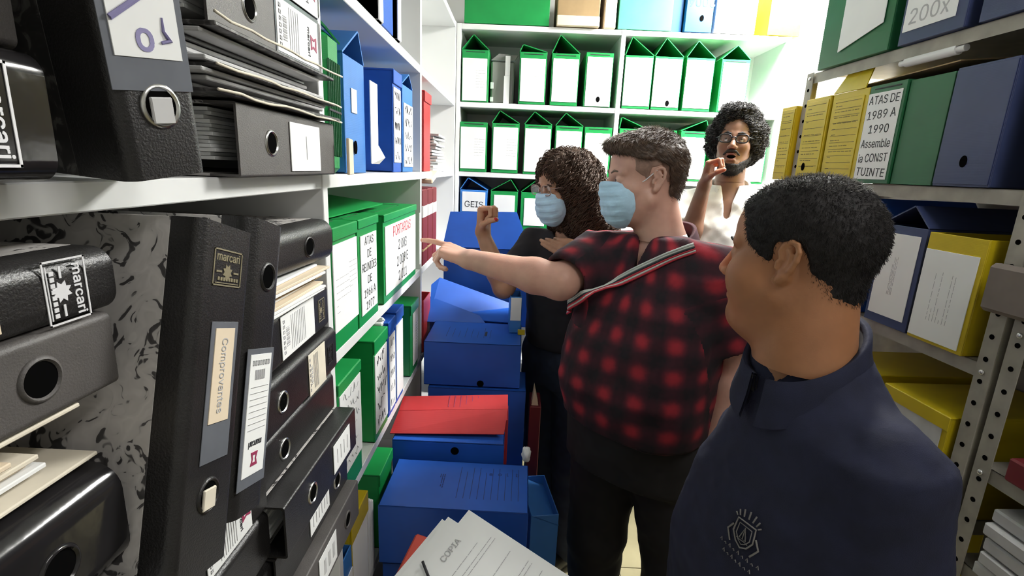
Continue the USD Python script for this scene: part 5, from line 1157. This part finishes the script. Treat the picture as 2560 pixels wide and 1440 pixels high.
# ================================================================ curly haired man at the back
t = person('curly haired bearded man with glasses in a white shirt, speaking at the back')
FT = unit(V(-.36, -.93, 0)); LT = V(-FT[1], FT[0], 0); o = (.900, 2.215)
hd = Head((.890, 2.200, 1.742), (-.44, -.89, .10), (.03, 0, 1), .96); nb = V(.897, 2.225, 1.575)
secs = [(.95, 0, 0, .16, .12), (1.10, 0, 0, .165, .122), (1.30, 0, .004, .185, .125), (1.42, 0, 0, .19, .108), (1.50, 0, 0, .15, .085), (1.545, 0, -.008, .085, .062), (1.575, 0, -.01, .06, .055)]
Rs, Re, Rw = V(.735, 2.285, 1.475), V(.715, 2.12, 1.315), V(.742, 2.085, 1.565); Ls, Le, Lw = V(1.065, 2.155, 1.475), V(1.115, 2.20, 1.21), V(1.06, 2.10, .98)
hips = [V(*o, .92) - LT * .09, V(*o, .92) + LT * .09]; knees = [V(.82, 2.22, .50), V(1.0, 2.16, .50)]; feet = [V(.82, 2.26, .08), V(1.0, 2.2, .08)]
trunk = [loft(o, FT, grow(secs, -.014))]; legs(trunk, hips, knees, feet); trunk.append(cap(nb - [0, 0, .06], nb, .066, .058, .03))
P1 = hd.prims(nb, .056, 1.0, .012)
ra = arm(Rs, Re, Rw); la = arm(Ls, Le, Lw)
rh = hand(Rw, (.1, -.15, 1), (.75, -.55, .1), [(60, 85, 45), (66, 88, 50), (70, 90, 50), (74, 90, 50)], -1, 1.0, ((45, 35), 20, 30))
lh = hand(Lw, Lw - Le, (-.6, .5, 0), [(25, 30, 20)] * 4, 1)
part(t, 'body', cat([net(trunk, .013), net(ra, .006), net(la, .007), net(rh + ra[-1:], .0032, Rw - V(.11, .11, .05), Rw + V(.13, .11, .17)), net(lh + la[-1:], .0045, Lw - .16, Lw + .12), net(P1, .003, *hd.box(.165))]), LOOK['skin_deep'], True)
eyes(t, hd); brows(t, hd, 'hair_black', .005); lips(t, hd, 'lip_brown', .012)
part(t, 'mouth', tf(trimesh.creation.icosphere(2, 1.0), hd.M() @ T(.086, 0, -.068) @ np.diag([.008, .017, .006, 1])), LOOK['hole_dark'], True)
glasses(t, hd, 'frame_black', .0029, .0235, .0165)
bp = [q for q in P1]
bm_f = Field(*hd.box(.15), .0034)
for q in bp: bm_f.add(q)
bm_f.D -= .0042
bm_f.add(prism(hd.c, hd.F, hd.U, [(.004, -.020), (.020, -.030), (.030, -.062), (.062, -.078), (.080, -.092), (.125, -.096), (.125, -.155), (.03, -.15), (-.004, -.095)], .003))
bm = wrinkle(bm_f.mesh(), .002, 120, 2)
b_ = part(t, 'beard', bm, LOOK['hair_black'], True)
curves(b_, 'beard_hair', strands_on(bm, 1500, .009, 12, (0, -.2, -1), .5), .0009, 'hair_black')
part(t, 'moustache', cat([tube([hd.q(.083, -.032, -.060), hd.q(.099, -.016, -.047), hd.q(.1045, 0, -.0445), hd.q(.099, .016, -.047), hd.q(.083, .032, -.060)], [.003, .0058, .0062, .0058, .003], 8)]), LOOK['hair_black'], True)
hv = [hd.e(-.020, 0, .062, .112, .100, .098), hd.e(-.03, .075, .02, .072, .045, .075, .03), hd.e(-.03, -.075, .02, .072, .045, .075, .03), hd.e(-.05, 0, -.02, .07, .085, .08, .03), hd.e(.045, 0, .128, .045, .06, .03, .03),
      hd.e(.085, 0, -.02, .064, .066, .115, .012, 's')]
hm = wrinkle(wrinkle(net(hv, .005), .014, 40, 3), .008, 85, 4)
h_ = part(t, 'hair', hm, LOOK['hair_black'], True)
curves(h_, 'hair_curls', curls_on(hm, 1500, .050, .0065, .014, 15, .9, 20, lambda p: (p - hd.c) @ hd.F < .10), .0022, 'hair_black')
sh = [loft(o, FT, grow(secs, .012)), cap(Rs, Ls, .070, .070, .05), cyl(Rs, Rs + (Re - Rs) * .62, .072, .074, .04), cyl(Ls, Ls + (Le - Ls) * .70, .072, .076, .04), half((0, 0, 1.57), (0, 0, 1)), half((0, 0, .92), (0, 0, -1)),
      vneck((o[0], o[1], 0), FT, LT, [(-.052, 1.66), (.052, 1.66), (.006, 1.44), (-.006, 1.44)])]
part(t, 'white_shirt', wrinkle(net(sh, .0068), .014, 9, 35), LOOK['white_cotton'], True)
collar(t, (.900, 2.222, 1.56), FT, .078, .076, 1.605, 1.545, .05, .40, .55, 'white_cotton', .03)
tr = [loft(o, FT, [(.80, 0, 0, .165, .12), (.96, 0, 0, .16, .118)], .03)]; legs(tr, hips, knees, [f + [0, 0, -.02] for f in feet], (.105, .08, .065))
part(t, 'trousers', net(tr, .012), LOOK['dark_trouser'], True); shoes(t, feet, FT)
